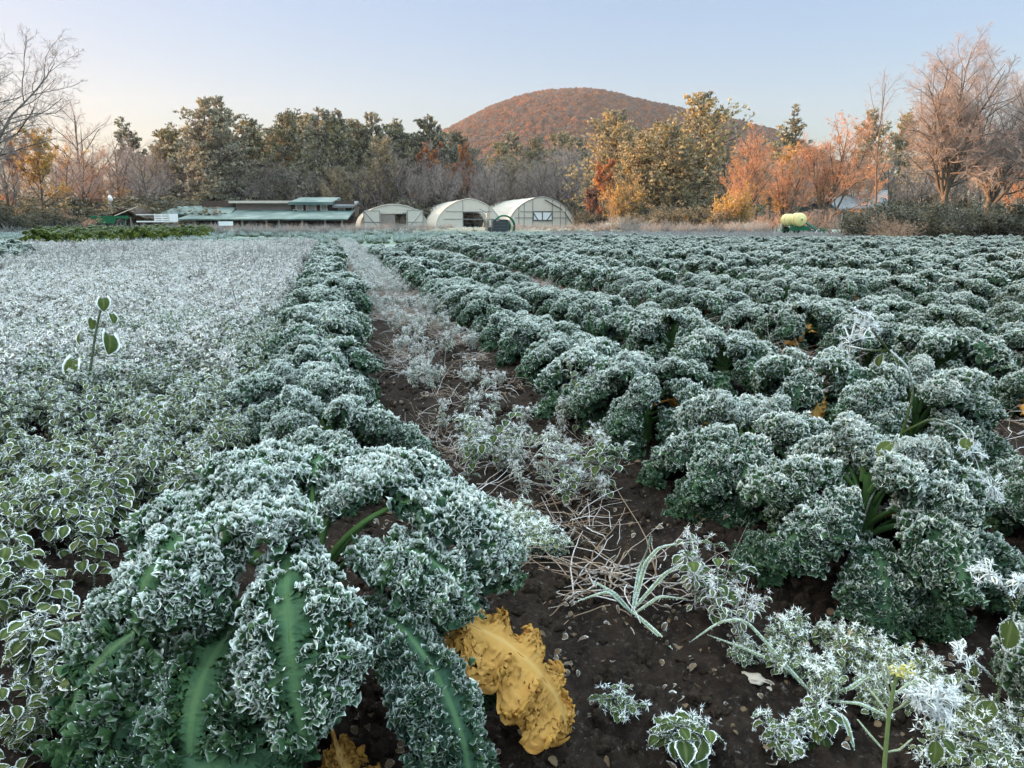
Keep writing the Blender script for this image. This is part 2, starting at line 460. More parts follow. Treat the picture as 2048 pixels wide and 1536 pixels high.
# ================================================================== kale
def kale_leaf(rng, L=.26, W=.11, pet=.12, el0=60., droop=110., nu=120, nv=46, roll=.35, ruf=1.0, frost=1.0, flat=.05,
              spike=1400, f=(5., 17., 43.), bend=0.0, mats=(0, 1), tint=None, yellow=False, pw=.0055, bexp=1.25, open_=0.0, sl=(.0055, .0011), lump=.018, lumpA=0.0, flo=(420, .0125, 8), fe=-.12):
    """one curly leaf growing from the origin along +x; mat 0 = blade, 1 = stalk and rib"""
    tot = pet + L
    ns = 60
    s = np.linspace(0, tot, ns)
    el = np.radians(el0 - droop * (s / tot) ** bexp)
    az = np.radians(bend) * (s / tot) ** 1.5
    ds = np.diff(s, prepend=0)
    mx = np.cumsum(np.cos(el) * np.cos(az) * ds); my = np.cumsum(np.cos(el) * np.sin(az) * ds); mz = np.cumsum(np.sin(el) * ds)
    u = np.linspace(0, 1, nu); q = np.linspace(-1, 1, nv); v = np.sign(q) * (1 - (1 - np.abs(q)) ** 1.45)
    su = pet + u * L
    ip = lambda a: np.interp(su, s, a)
    mid = np.stack([ip(mx), ip(my), ip(mz)], -1)
    T = norm(np.stack([ip(np.cos(el) * np.cos(az)), ip(np.cos(el) * np.sin(az)), ip(np.sin(el))], -1))
    Lt = norm(np.cross(np.array([0, 0, 1.]) + 1e-6, T)) if abs(el0) < 200 else None
    Lt = norm(np.stack([-np.sin(ip(az)), np.cos(ip(az)), 0 * u], -1))
    Nn = np.cross(T, Lt); Nn = Nn * np.sign(Nn[:1, 2:3] + 1e-9) if Nn[0, 2] != 0 else Nn
    w = W * (np.clip(u, 0, 1) ** .5) * np.clip(1 - u ** 3.2, 0, 1) ** .5 * 1.15
    w = np.maximum(w, .06 * W)
    ph = rng.uniform(0, 2 * np.pi, 12)
    w = w * (1 + .13 * np.sin(2 * np.pi * 4.3 * u + ph[0]))
    U, Vv = np.meshgrid(u, v, indexing='ij'); e = np.abs(Vv); sd = np.sign(Vv)
    Wg = w[:, None]
    side = np.where(sd >= 0, 1.0, 0.0)
    wobble = 1.1 * np.sin(2 * np.pi * U * 2.3 + ph[1] + side * 2.1) + .8 * np.sin(2 * np.pi * U * 5.1 + ph[2] - side)
    P1 = 2 * np.pi * f[0] * U + ph[3] + side * 2.6 + wobble * .7
    P2 = 2 * np.pi * f[1] * U + ph[4] + side * 1.3 + wobble * 1.4 + 5.0 * e + 9 * (fbm(U * 12 + ph[10] * 5, Vv * 7 + 60, 2) - .5)
    P3 = 2 * np.pi * f[2] * U + ph[5] + side * 4.1 - wobble * 2 - 11 * e + 14 * (fbm(U * 22 + ph[11] * 5, Vv * 12 + 30, 2) - .5)
    fl = np.clip(flat * (.35 + 1.5 * fbm(U * 7 + ph[9] * 7, Vv * 2.5 + 70, 3)) + .30 * (fbm(U * 11 + ph[9], Vv * 6 + 20, 3) - .62), -.1, 1)
    g1, g2, g3 = sstep(fl * .5, fl * .5 + .5, e), sstep(fl * .8, fl * .8 + .32, e), sstep(fl, fl + .28, e)
    A = .105 * (.5 + .5 * W / .11) * ruf
    a1, a2, a3 = A * .13 * g1, A * .085 * g2 * (.25 + .75 * sstep(.6, 1, e)), A * .034 * g3
    mx_, my_ = U * L + ph[6], Vv * W + ph[7]
    d1 = dome(mx_ / lump + 1.5 * fbm(U * 9, Vv * 6 + ph[8], 2), my_ / lump + 50 + 1.5 * fbm(U * 8 + 30, Vv * 5, 2))
    d2 = dome(mx_ / (lump * .36) + 17, my_ / (lump * .36) + 20)
    n1 = fbm(U * 16 + ph[6] * 9, Vv * 8 + 40, 2) - .5
    fr_ = sstep(fl * .7 - .03, fl * .7 + .20, e)
    hgt_ = .55 * d1 + .45 * d2
    dn = a1 * np.sin(P1) + a2 * np.sin(P2) + a3 * np.sin(P3) + fr_ * ruf * lump * lumpA * (.46 * d1 + .20 * d2) + .010 * n1 * (.3 + e)
    dt = .5 * a1 * np.cos(P1 + .6) + .95 * a2 * np.cos(P2 + .4) + a3 * np.cos(P3)
    dl = -.25 * a1 + .6 * a2 * np.sin(P2 * .73 + 1.0) + .9 * a3 * np.sin(P3 * 1.31 + 2)
    crv = roll * e ** 1.6
    lat = Wg * Vv * np.cos(crv * .9) + sd * dl
    pos = mid[:, None] + Lt[:, None] * lat[..., None] + Nn[:, None] * (dn - Wg * e * np.sin(crv) * .9 + Wg * e * open_)[..., None] + T[:, None] * dt[..., None]
    # normals for frost
    du = np.gradient(pos, axis=0); dv = np.gradient(pos, axis=1)
    nn = norm(np.cross(du, dv)); flip = np.sign((nn * Nn[:, None]).sum(-1).mean()); nn = nn * flip
    upn = np.abs(nn[..., 2])
    crest = .5 + .5 * np.sin(P2)
    mac = Nn[:, 2][:, None] * np.cos(crv) + .25 * np.sin(crv)           # how far the leaf as a whole faces up
    up_side = .30 + .70 * sstep(-.45, .75, mac)
    F_ = (.06 + .5 * sstep(.5, .95, e) * crest * (.4 + .6 * upn) + .25 * sstep(.94, 1, e)) * frost * up_side
    F_ = F_ + .26 * frost * (fbm(U * 14 + ph[8], Vv * 6, 3) - .5)
    vn = np.exp(-(e * Wg / .0035) ** 2)
    # side veins running out from the rib
    vv_ = np.abs(((U * 9 - e * 1.1 + side * .5) % 1.0) - .5)
    vn = np.maximum(vn * .8, .35 * np.exp(-(vv_ / .04) ** 2) * (1 - sstep(.55, .85, e)))
    mb = MB()
    tn = rng.random() if tint is None else tint
    tt = np.clip(tn + .1 * (1 - e) - .15, 0, 1)
    mb.add(pos.reshape(-1, 3), grid_quads(nu, nv) if flip * 1 > 0 else grid_quads(nu, nv)[:, ::-1], mat=mats[0], frost=F_.ravel(), vein=vn.ravel(), tint=tt.ravel())
    if flo:
        # frilled florets: little fans of leaf edge standing up from the outer part of the blade, frosted at their rims
        nf, fr0, nk = flo
        wgt = (sstep(fe, fe + .35, e) * np.gradient(v)[None, :] * (Wg + .02) * (.35 + .65 * sstep(0, .12, U))).ravel(); wgt = wgt / wgt.sum()
        k = rng.choice(wgt.size, nf, p=wgt)
        P0 = pos.reshape(-1, 3)[k]; n0 = norm(nn.reshape(-1, 3)[k] + 1.3 * Nn[k // nv] + rng.normal(0, .18, (nf, 3)))
        outw = Lt[k // nv] * np.sign(Vv.ravel()[k])[:, None] + T[k // nv] * rng.normal(.3, .6, (nf, 1)) + rng.normal(0, .45, (nf, 3))
        t0 = norm(outw - n0 * (outw * n0).sum(-1, keepdims=True)); b0 = np.cross(n0, t0)
        phi = np.linspace(-1.9, 1.9, nk)[None] * rng.uniform(.75, 1.15, (nf, 1))
        rr = fr0 * rng.uniform(.65, 1.35, (nf, 1)) * (1 + .17 * np.sin(phi * 4.1 + rng.uniform(0, 6.28, (nf, 1))) + (.13 if nk > 8 else 0) * np.sin(phi * 8.3 + rng.uniform(0, 6.28, (nf, 1))))
        be = rng.uniform(.35, 1.15, (nf, 1)) + .45 * np.sin(phi * 3.2 + rng.uniform(0, 6.28, (nf, 1))) + (.22 if nk > 8 else 0) * np.sin(phi * 7.1 + rng.uniform(0, 6.28, (nf, 1)))
        dv = (t0[:, None] * np.cos(phi)[..., None] + b0[:, None] * np.sin(phi)[..., None])
        rim = P0[:, None] + (dv * np.cos(be)[..., None] + n0[:, None] * np.sin(be)[..., None]) * rr[..., None]
        be2 = be * .7
        md = P0[:, None] + (dv * np.cos(be2)[..., None] + n0[:, None] * np.sin(be2)[..., None]) * (rr * .55)[..., None]
        rt_ = np.repeat((P0 - n0 * fr0 * .25)[:, None], nk, 1) + dv * (rr * .08)[..., None]
        vv = np.stack([rt_, md, rim], 1)                                # nf, 3, nk, 3
        us = up_side.ravel()[k][:, None]
        rimf = np.clip((.64 + .45 * rng.random((nf, nk))) * frost * us * (.72 + .38 * sstep(-.2, .9, (rim - md)[..., 2] / fr0)), 0, 1.12)
        ff = np.stack([0 * rimf + .04, .30 * rimf, rimf], 1)
        base = (np.arange(nf) * 3 * nk)[:, None]
        q = (grid_quads(3, nk).ravel()[None] + base).reshape(-1, 4)
        mb.add(vv.reshape(-1, 3), q, mat=mats[0], frost=ff.ravel(), vein=0., tint=np.repeat(np.clip(tn + rng.normal(.1, .2, nf), 0, 1), 3 * nk))
        if spike:
            i1 = rng.integers(0, nf, spike); j1 = rng.integers(0, nk, spike); ok = rng.random(spike) < rimf[i1, j1] * 1.1 - .2
            i1, j1 = i1[ok], j1[ok]
            spikes(mb, rim[i1, j1], (rim - md)[i1, j1] * 60 + np.array([0, 0, .4]), sl[0], sl[1], rng, mat=mats[0], frost=1.3, jit=.45)
    # stalk and rib
    sr = np.linspace(0, pet + L * .8, 22)
    rib = np.stack([np.interp(sr, s, mx), np.interp(sr, s, my), np.interp(sr, s, mz)], -1)
    rad = pw * np.interp(sr / tot, [0, .2, .5, 1], [1.25, 1.0, .62, .12])
    off = np.stack([np.interp(sr, su, Nn[:, i]) for i in range(3)], -1)
    tubes(mb, rib - off * (rad * 1.05)[:, None], rad, 7, mats[1], frost=.25, tint=rng.random())
    return mb

KM = [M['kale'], M['stem']]
def crown_xf(az, zatt, rad, tilt=0.0):
    return Matrix.Rotation(az, 4, 'Z') @ Matrix.Translation((rad, 0, zatt)) @ Matrix.Rotation(tilt, 4, 'X')

# leaf pools: (young upright ... old drooping)
AGES = [0.05, .2, .35, .5, .65, .8, .95]
def age_leaf(rng, a, hi):
    L = np.interp(a, [0, .3, .6, 1], [.13, .22, .27, .27]) * rng.uniform(.9, 1.12)
    W = np.interp(a, [0, .3, .6, 1], [.055, .092, .112, .112]) * rng.uniform(.9, 1.1)
    pet = np.interp(a, [0, .4, 1], [.03, .085, .115])
    el0 = np.interp(a, [0, .4, .75, 1], [84, 66, 44, 22]) + rng.uniform(-6, 6)
    droop = np.interp(a, [0, .3, .6, 1], [95, 135, 138, 118]) + rng.uniform(-12, 14)
    fr = np.interp(a, [0, .5, .8, 1], [1.1, 1.08, .85, .6])
    kw = dict(L=L, W=W, pet=pet, el0=el0, droop=droop, frost=fr, bend=rng.uniform(-35, 35), roll=rng.uniform(.7, 1.35), flat=rng.uniform(.0, .06), ruf=np.interp(a, [0, .5, 1], [.8, 1.05, 1.0]))
    if hi == 2: kw.update(nu=110, nv=44, spike=900, sl=(.0045, .0008), flo=(520, .0115, 11))
    elif hi == 1: kw.update(nu=60, nv=26, spike=200, sl=(.007, .0014), f=(5, 12, 22), flo=(230, .0165, 7))
    else: kw.update(nu=26, nv=12, spike=0, f=(5, 9, 13), flo=(85, .026, 5))
    return kale_leaf(rng, **kw)
rngk = np.random.default_rng(11)
POOL2 = [[age_leaf(rngk, a, 2).mesh('leaf', KM) for _ in range(2)] for a in AGES]
POOL1 = [[age_leaf(rngk, a, 1).mesh('leaf', KM) for _ in range(3)] for a in AGES]
KMF = [M['kale_far'], M['stem']]
LOW = [[age_leaf(rngk, a, 0) for _ in range(5)] for a in AGES]
def yellow_leaf(rng, hi, **kw):
    d = dict(flo=None, L=.24, W=.085, pet=.08, el0=30, droop=110, ruf=.8, frost=.35, roll=.5, spike=0, nu=100 if hi else 24, nv=36 if hi else 11, flat=.3,
             f=(5, 11, 23), bend=rng.uniform(-30, 30))
    d.update(kw)
    return kale_leaf(rng, **d)
YM = [M['kale_yellow'], M['kale_yellow']]
YEL2 = [yellow_leaf(rngk, 1).mesh('yellow_leaf', YM) for _ in range(3)]
YEL0 = [yellow_leaf(rngk, 0) for _ in range(3)]
def stem_mesh(h, r=.017):
    mb = MB(); zz = np.linspace(-.03, h, 8)
    P = np.stack([.006 * np.sin(zz * 20), .006 * np.cos(zz * 17), zz], -1)
    tubes(mb, P, np.linspace(r * 1.05, r * .75, 8), 10, 0, frost=.1, tint=.2)
    # leaf scars
    for k in range(9):
        z = .02 + (h - .04) * k / 9; a = k * 2.4
        c = np.array([math.cos(a) * r, math.sin(a) * r, z])
        tubes(mb, np.array([c * [.6, .6, 1], c * [1.5, 1.5, 1] + [0, 0, .006]]), np.array([.005, .003]), 6, 0, tint=.1)
    return mb.mesh('stem', [M['stem']])
STEMS = [stem_mesh(h) for h in (.18, .22, .26)]

def plan(rng, n):
    """(age, azimuth) for n leaves around the stem"""
    out = []; a0 = rng.uniform(0, 6.28)
    for i in range(n):
        a = (i + .5) / n
        out.append((a ** .8, a0 + i * 2.39996 + rng.normal(0, .2)))
    return out
def kale_parts(x, y, hi, rng, n=19, size=1.0, yel=0, rz=0.0, lean=0.0):
    root = empty('kale_plant', (x, y, float(hgt(x, y))), rz, size)
    sm = int(rng.integers(0, 3)); hs = (.18, .22, .26)[sm]
    inst('stem', STEMS[sm], root)
    pool = POOL2 if hi == 2 else POOL1
    for a, az in plan(rng, n):
        k = min(len(AGES) - 1, int(round(a * len(AGES) - .5)))
        me = pool[k][int(rng.integers(len(pool[k])))]
        o = inst('leaf', me, root)
        sc = rng.uniform(.88, 1.12)
        o.matrix_basis = crown_xf(az, hs * (1.0 - .72 * a), .012, rng.normal(0, .18)) @ Matrix.Scale(sc, 4)
    for _ in range(yel):
        o = inst('yellow_leaf', YEL2[int(rng.integers(3))], root)
        o['label'] = 'yellowed dying leaf hanging low'
        o.matrix_basis = crown_xf(rng.uniform(0, 6.28), hs * .6, .015, rng.normal(0, .3)) @ Matrix.Scale(rng.uniform(.75, 1.0), 4)
    return root
def kale_low(rng, n=17, yel=0):
    mb = MB(); hs = rng.uniform(.18, .27)
    for a, az in plan(rng, n):
        k = min(len(AGES) - 1, int(round(a * len(AGES) - .5)))
        mb.merge(LOW[k][int(rng.integers(5))], crown_xf(az, hs * (1.0 - .72 * a), .012, rng.normal(0, .2)) @ Matrix.Scale(rng.uniform(.88, 1.14), 4))
    if yel:
        m2 = MB(); m2.merge(YEL0[int(rng.integers(3))], crown_xf(rng.uniform(0, 6.28), hs * .6, .015, .2))
        m2.m4 = [np.full(len(m), 2) for m in m2.m4]; m2.m3 = [np.full(len(m), 2) for m in m2.m3]
        mb.merge(m2)
    return mb.mesh('kale_plant', KMF + [M['kale_yellow']])
FARK = [kale_low(rngk, yel=(i % 3 == 0)) for i in range(9)]
# ------------------------------------------------------------------ the large plant in front
def front_plant():
    rng = np.random.default_rng(3)
    g = ground(632, 1415)
    root = empty('kale_plant', (g[0], g[1], float(hgt(g[0], g[1]))), 0, 1.06)
    tag(root, 'big frosted curly kale nearest the camera with a long yellow leaf at its side', 'kale', 'kale plants in the rows')
    inst('stem', stem_mesh(.28, .022), root)
    LV = [  # azimuth (0 right, 90 away, 180 left, 270 towards the viewer), attach height, leaf
        (192, .22, dict(el0=66, pet=.20, L=.34, W=.115, droop=172, frost=1.1, roll=.35, bexp=1.0, fe=.28)),
        (236, .27, dict(el0=80, pet=.17, L=.25, W=.135, droop=165, frost=1.25, roll=1.0)),
        (287, .25, dict(el0=74, pet=.14, L=.36, W=.15, droop=158, frost=1.15, roll=1.0, bexp=1.0)),
        (8, .26, dict(el0=64, pet=.19, L=.33, W=.125, droop=165, frost=1.2, roll=.9)),
        (125, .26, dict(el0=70, pet=.15, L=.26, W=.115, droop=118, frost=1.2)),
        (95, .26, dict(el0=66, pet=.16, L=.25, W=.115, droop=120, frost=1.15)),
        (60, .26, dict(el0=68, pet=.17, L=.25, W=.115, droop=125, frost=1.2)),
        (250, .17, dict(el0=52, pet=.12, L=.28, W=.12, droop=135, frost=.7, flo=(300, .016, 13), fe=.25)),
        (350, .16, dict(el0=46, pet=.14, L=.28, W=.11, droop=128, frost=.7)),
        (190, .14, dict(el0=36, pet=.12, L=.28, W=.11, droop=115, frost=.6, flo=(260, .0175, 13), fe=.3, ruf=1.3)),
        (35, .24, dict(el0=60, pet=.19, L=.28, W=.115, droop=130, frost=1.1)),
        (155, .24, dict(el0=58, pet=.16, L=.28, W=.12, droop=118, frost=1.1)),
        (215, .18, dict(el0=48, pet=.15, L=.34, W=.125, droop=140, frost=.72, roll=.6, flo=(300, .0175, 13), fe=.25, ruf=1.3)),
        (228, .15, dict(el0=40, pet=.13, L=.33, W=.11, droop=130, frost=.68, roll=.5, flo=(300, .0175, 13), fe=.25, ruf=1.3)),
        (262, .12, dict(el0=34, pet=.14, L=.36, W=.15, droop=108, frost=.5, ruf=.95, roll=.3, flat=.38, spike=500, tint=.6, fe=.62, flo=(260, .015, 13))),
        (318, .17, dict(el0=46, pet=.15, L=.40, W=.10, droop=138, frost=.8, roll=.9)),
        (265, .29, dict(el0=84, pet=.08, L=.19, W=.08, droop=110, frost=1.15)),
        (20, .29, dict(el0=84, pet=.07, L=.17, W=.07, droop=100, frost=1.1)),
        (145, .29, dict(el0=84, pet=.06, L=.15, W=.06, droop=95, frost=1.1)),
        (340, .22, dict(el0=66, pet=.12, L=.26, W=.11, droop=140, frost=1.0)),
    ]
    for az, z, kw in LV:
        d = dict(nu=140, nv=56, spike=1500, sl=(.0045, .0008), flo=(820, .0110, 13), fe=.02, bend=rng.uniform(-14, 14), flat=rng.uniform(.0, .06)); d.update(kw)
        o = kale_leaf(rng, **d).build('leaf', KM, root)
        o.matrix_basis = crown_xf(R(az), z, .015, rng.normal(0, .1))
    for az, z, kw in [(346, .14, dict(el0=42, pet=.22, L=.35, W=.115, droop=128, ruf=.8, frost=.6, roll=.35, flat=.08)),
                      (296, .05, dict(el0=12, pet=.14, L=.15, W=.07, droop=70, ruf=1.0, flat=.1))]:
        o = yellow_leaf(rng, 1, nu=150, nv=60, bend=0, **kw) if 'nu' not in kw else None
        o = o.build('yellow_leaf', YM, root); o['label'] = 'long wilted yellow leaf hanging to the soil' if L0(kw) else 'small yellow leaf near the soil'
        o.matrix_basis = crown_xf(R(az), z, .015, .15)
    mb = MB()
    P = np.array([[0, 0, 0], [.08, 0, .035], [.17, 0, .05], [.25, .01, .058]])
    tubes(mb, P, np.array([.009, .0085, .008, .006]), 10, 0, frost=.45, tint=.9)
    mb.add(P[-1] + np.array([[0, .005, 0], [0, -.005, .002], [0, 0, .006]]), t=[[0, 1, 2]])
    o = mb.build('leaf_stalk', [M['stem']], root); o['label'] = 'bare pale stalk without its blade'
    o.matrix_basis = crown_xf(R(172), .255, .01)
    return root
def L0(kw): return kw['L'] > .3
front_plant()

# ------------------------------------------------------------------ the kale rows
KG = 'kale plants in the rows'
ORD = ['first', 'second', 'third', 'fourth', 'fifth', 'sixth', 'seventh', 'eighth', 'ninth', 'tenth', 'eleventh', 'twelfth']
rowx = [-.05, 1.28, 2.02, 3.25, 4.0, 5.25, 6.0]
while rowx[-1] < 46: rowx += [rowx[-1] + 1.2, rowx[-1] + 1.95]
def field_end(p):
    return p[1] < 30 - .06 * p[0] + (1.5 if p[0] < 5 else 0) and not (p[0] < -3.2 and p[1] > 20)
plants = []
rngf = np.random.default_rng(21)
for ri, x in enumerate(rowx):
    s = {0: 2.50, 1: .78, 2: 1.5}.get(ri, .6)
    k = 0
    while s < 55:
        p = rowpt(x + rngf.normal(0, .05), s)
        s += rngf.uniform(.58, .76)
        if ri == 1 and s < 1.4: p = p + RX * .14
        if not in_view(p, .6) or p[1] < .75 or not field_end(p): continue
        d = float(np.hypot(*p))
        if d < .95: continue
        plants.append((d, ri, k, p)); k += 1
plants.sort(key=lambda t: t[0])
RN = ['single row beside the white weeds', 'row across the bare path', 'third row', 'fourth row', 'fifth row', 'sixth row']
LOOK = ['frosted curly kale', 'curly kale with frosted frills', 'dark curly kale with white edges', 'rounded kale with icy tips']
far_pts = []
nthing = 1
for d, ri, k, p in plants:
    if nthing < 300:
        nthing += 1
        sz = rngf.uniform(.9, 1.12) * (1.0 if ri else 1.06)
        if ri >= 3: sz *= 1.08
        if d < 9.0:
            o = kale_parts(p[0], p[1], 2 if d < 3.3 else 1, rngf, n=int(rngf.integers(18, 23)), size=sz,
                           yel=int(rngf.random() < .65) if d > 2.2 else int(ri > 0), rz=rngf.uniform(0, 6.28))
        else:
            o = inst('kale_plant', FARK[int(rngf.integers(len(FARK)))], None, (p[0], p[1], float(hgt(p[0], p[1]))), (rngf.normal(0, .06), rngf.normal(0, .06), rngf.uniform(0, 6.28)), sz)
        if ri < 6 and k < 12:
            kk = k + (1 if ri == 0 else 0)
            lab = f'{LOOK[(k + ri) % 4]}, {ORD[min(kk, 11)]} in the {RN[ri]}'
            if kk > 11: lab = 'small far curly kale at the distant end of the single row'
        elif ri < 6: lab = f'far mound of frosted kale toward the end of the {RN[ri]}'
        else: lab = 'frosted kale mound in the crowded rows beyond the sixth row'
        tag(o, lab, 'kale', KG)
    else:
        far_pts.append(p)
fp = np.array(far_pts)
FARS = [bpy.data.objects.new('kale_mass_source', me) for me in FARK]
scatter('distant_kale', np.c_[fp, hgt(fp[:, 0], fp[:, 1])], np.c_[rngf.normal(0, .06, (len(fp), 2)), rngf.uniform(0, 6.28, len(fp))],
        rngf.uniform(.92, 1.2, len(fp)), rngf.integers(0, len(FARS), len(fp)), FARS, 'mass of frosted kale filling the far end of the field')
print('plants', len(plants), 'far', len(far_pts))

# olive, half-bolted kale beyond the weeds on the left
pass
OL = []
for i in range(4):
    mb = kale_low(np.random.default_rng(60 + i), n=13)
    mb.materials[0] = M['kale_olive']; OL.append(mb)
rl = np.random.default_rng(8)
cnt = 0
for row in range(6):
    for j in range(14):
        px = 75 + j * 24 + row * 6 + rl.normal(0, 5)
        Y = 26.5 + row * 2.4 + j * .8 + rl.normal(0, .2)
        p = at(px, 460, Y)
        o = inst('kale_plant', OL[int(rl.integers(4))], None, (p[0], Y, float(hgt(p[0], Y))), (0, 0, rl.uniform(0, 6.28)), rl.uniform(1.5, 2.1))
        tag(o, 'yellow-green kale in the olive strip beyond the white weeds', 'kale', 'olive kale strip beyond the weeds'); cnt += 1
for i, (px, Y, s) in enumerate([(8, 15.5, 1.3), (36, 17, 1.25), (-20, 16.5, 1.3), (14, 18.5, 1.3), (-8, 20, 1.3)]):
    p = at(px, 480, Y)
    o = inst('kale_plant', FARK[i % 9], None, (p[0], Y, float(hgt(p[0], Y))), (0, 0, i * 1.3), s)
    tag(o, 'dark green kale in the small clump at the left edge of the weeds', 'kale', 'dark kale clump at the edge')

# ================================================================== weeds
def blade_leaf(rng, mb, base, d, L, W, curl=.6, nu=6, nv=5, heart=False, frost=1.0, rim=.9, fold=.25, mat=0, tint=None, pet=.25, tooth=0.0, hair=0):
    """ovate (or heart-shaped) leaf on a short stalk starting at base and heading along d"""
    d = norm(np.asarray(d, float)); up = np.array([0, 0, 1.])
    lat = norm(np.cross(up, d) + rng.normal(0, .15, 3)); nn = norm(np.cross(d, lat))
    lp = pet * L
    u = np.linspace(0, 1, nu); v = np.linspace(-1, 1, nv)
    th = -curl * u * 1.5
    s = np.linspace(0, L, nu)
    cx = np.cumsum(np.cos(th)) * L / nu; cz = np.cumsum(np.sin(th)) * L / nu
    b2 = base + d * lp
    mid = b2 + d * cx[:, None] + nn * cz[:, None]
    N2 = nn * np.cos(th)[:, None] - d * np.sin(th)[:, None]
    if heart:
        w = W * np.clip(np.sin(np.pi * np.clip(u * .86 + .14, 0, 1)) ** .75, 0, 1) * (1.05 - .35 * u)
        back = -.28 * L * np.clip(1 - u * 3.5, 0, 1)
    else:
        w = W * np.sin(np.pi * np.clip(u * .93 + .05, 0, 1)) ** .85 * (1.12 - .38 * u); back = 0 * u
    U, V = np.meshgrid(u, v, indexing='ij'); e = np.abs(V)
    tw = 1 + tooth * np.sin(U * 40) * e
    pos = mid[:, None] + lat * (w[:, None] * V * tw)[..., None] + N2[:, None] * (fold * w[:, None] * e ** 1.3 + rng.normal(0, .02, (nu, nv)) * W)[..., None] + d * (back[:, None] * e ** 2)[..., None]
    F_ = frost * (rim * .85 * sstep(.6, 1.0, e) + .16 + .3 * (sstep(.85, 1, U) + sstep(.2, 0, U)) )
    vn = np.exp(-(e / .12) ** 2)
    mb.add(pos.reshape(-1, 3), grid_quads(nu, nv), mat=mat, frost=F_.ravel(), vein=vn.ravel() * .8, tint=rng.random() if tint is None else tint)
    if lp > .002: tubes(mb, np.array([base, b2, mid[0]]), np.array([.0012, .001, .001]) * (1 + 8 * L), 4, mat, frost=.5, tint=.6)
    if hair:
        pm = np.concatenate([pos[:, 0], pos[:, -1], pos[-1]])
        k = rng.integers(0, len(pm), hair)
        spikes(mb, pm[k] + rng.normal(0, .0015, (hair, 3)), pm[k] - mid.mean(0) + N2[0] * .01, .0042, .0007, rng, mat, frost=1.3)
    return pos
def frost_tuft(rng, mb, c, r=.012, n=26, mat=0):
    d = norm(rng.normal(0, 1, (n, 3)) + [0, 0, .25])
    spikes(mb, np.asarray(c) + d * r * .25, d, r, r * .11, rng, mat, frost=1.4, jit=.15)
def stem_path(rng, p0, d, L, k=7, wob=.12, up=.1):
    P = [np.asarray(p0, float)]; d = norm(np.asarray(d, float))
    for i in range(k - 1):
        d = norm(d + rng.normal(0, wob, 3) + [0, 0, up]); P.append(P[-1] + d * L / (k - 1))
    return np.array(P)
def weed(rng, H=.2, nb=3, leafL=.04, hi=1, hair=0, tuft=1, spread=.6, lw=.62, mats=None):
    """branching broad-leaved weed, leaves in opposite pairs, frosted flower heads on top"""
    mb = MB(); lf = MB()
    paths = [stem_path(rng, (0, 0, -.01), rng.normal(0, .15, 3) + [0, 0, 1], H, wob=.1)]
    for b in range(nb):
        base = paths[0][int(rng.integers(1, 5))]
        a = rng.uniform(0, 6.28)
        paths.append(stem_path(rng, base, [math.cos(a) * spread, math.sin(a) * spread, .8], H * rng.uniform(.4, .75), wob=.14, up=.06))
    nu, nv = ((4, 3), (6, 5), (11, 9))[hi]
    for P in paths:
        tubes(mb, P, np.linspace(.0022, .0012, len(P)) * (H / .2) ** .5, (3, 4, 6)[hi], 0, frost=.55, tint=.5)
        if hair:
            t = rng.integers(0, len(P) - 1, hair * 3); w = rng.random((hair * 3, 1))
            spikes(mb, P[t] * (1 - w) + P[t + 1] * w, norm(rng.normal(0, 1, (hair * 3, 3))), .0045, .0006, rng, 0, frost=1.3, jit=.1)
        for i in range(1, len(P)):
            a = i * 1.57 + rng.uniform(-.4, .4)
            sz = leafL * np.interp(i / len(P), [0, .5, 1], [.9, 1.05, .6]) * rng.uniform(.75, 1.2)
            for sgn in (1, -1):
                if rng.random() < .12: continue
                d = [math.cos(a) * sgn, math.sin(a) * sgn, rng.uniform(-.25, .45)]
                blade_leaf(rng, lf, P[i], d, sz, sz * lw * .62, curl=rng.uniform(.3, 1.0), nu=nu, nv=nv, frost=rng.uniform(.8, 1.15), hair=hair, tooth=.06 if hi == 2 else 0, fold=rng.uniform(.1, .4))
        for j in range(tuft * 3):
            c = P[-1] + rng.normal(0, .009, 3)
            frost_tuft(rng, mb, c, .009 if hi else .016, 14 if hi else 6)
    return mb, lf
rw = np.random.default_rng(77)
def weed_src(rng, mat, **kw):
    s, l = weed(rng, **kw); s.merge(l)
    return bpy.data.objects.new('weed_source', s.mesh('weed_source', [mat]))
W_NEAR = [weed_src(rw, M['weed'], H=rw.uniform(.12, .22), nb=3, leafL=rw.uniform(.03, .048), hi=1, hair=5) for _ in range(7)]
W_FAR = [weed_src(rw, M['weed_far'], H=rw.uniform(.18, .30), nb=4, leafL=rw.uniform(.035, .05), hi=0, tuft=2) for _ in range(7)]
W_PATH = [weed_src(rw, M['weed_white'], H=rw.uniform(.10, .20), nb=4, leafL=rw.uniform(.02, .034), hi=1, hair=4, tuft=2, lw=.45) for _ in range(6)]
W_LOW = [weed_src(rw, M['weed_low'], H=rw.uniform(.05, .09), nb=5, leafL=rw.uniform(.016, .026), hi=1, hair=2, spread=1.6) for _ in range(5)]
def straw_src(rng):
    mb = MB()
    n = 16
    for i in range(n):
        a = rng.uniform(0, 6.28)
        P = stem_path(rng, [*rng.normal(0, .06, 2), rng.uniform(0, .04)], [math.cos(a), math.sin(a), rng.uniform(-.05, .5)], rng.uniform(.08, .24), k=6, wob=.22, up=-.06)
        P[:, 2] = np.maximum(P[:, 2], .003)
        tubes(mb, P, np.linspace(.0018, .0008, 6), 3, 0, frost=rng.uniform(.2, .75), tint=rng.random())
    return bpy.data.objects.new('straw_source', mb.mesh('straw_source', [M['straw']]))
STRAW = [straw_src(rw) for _ in range(6)]

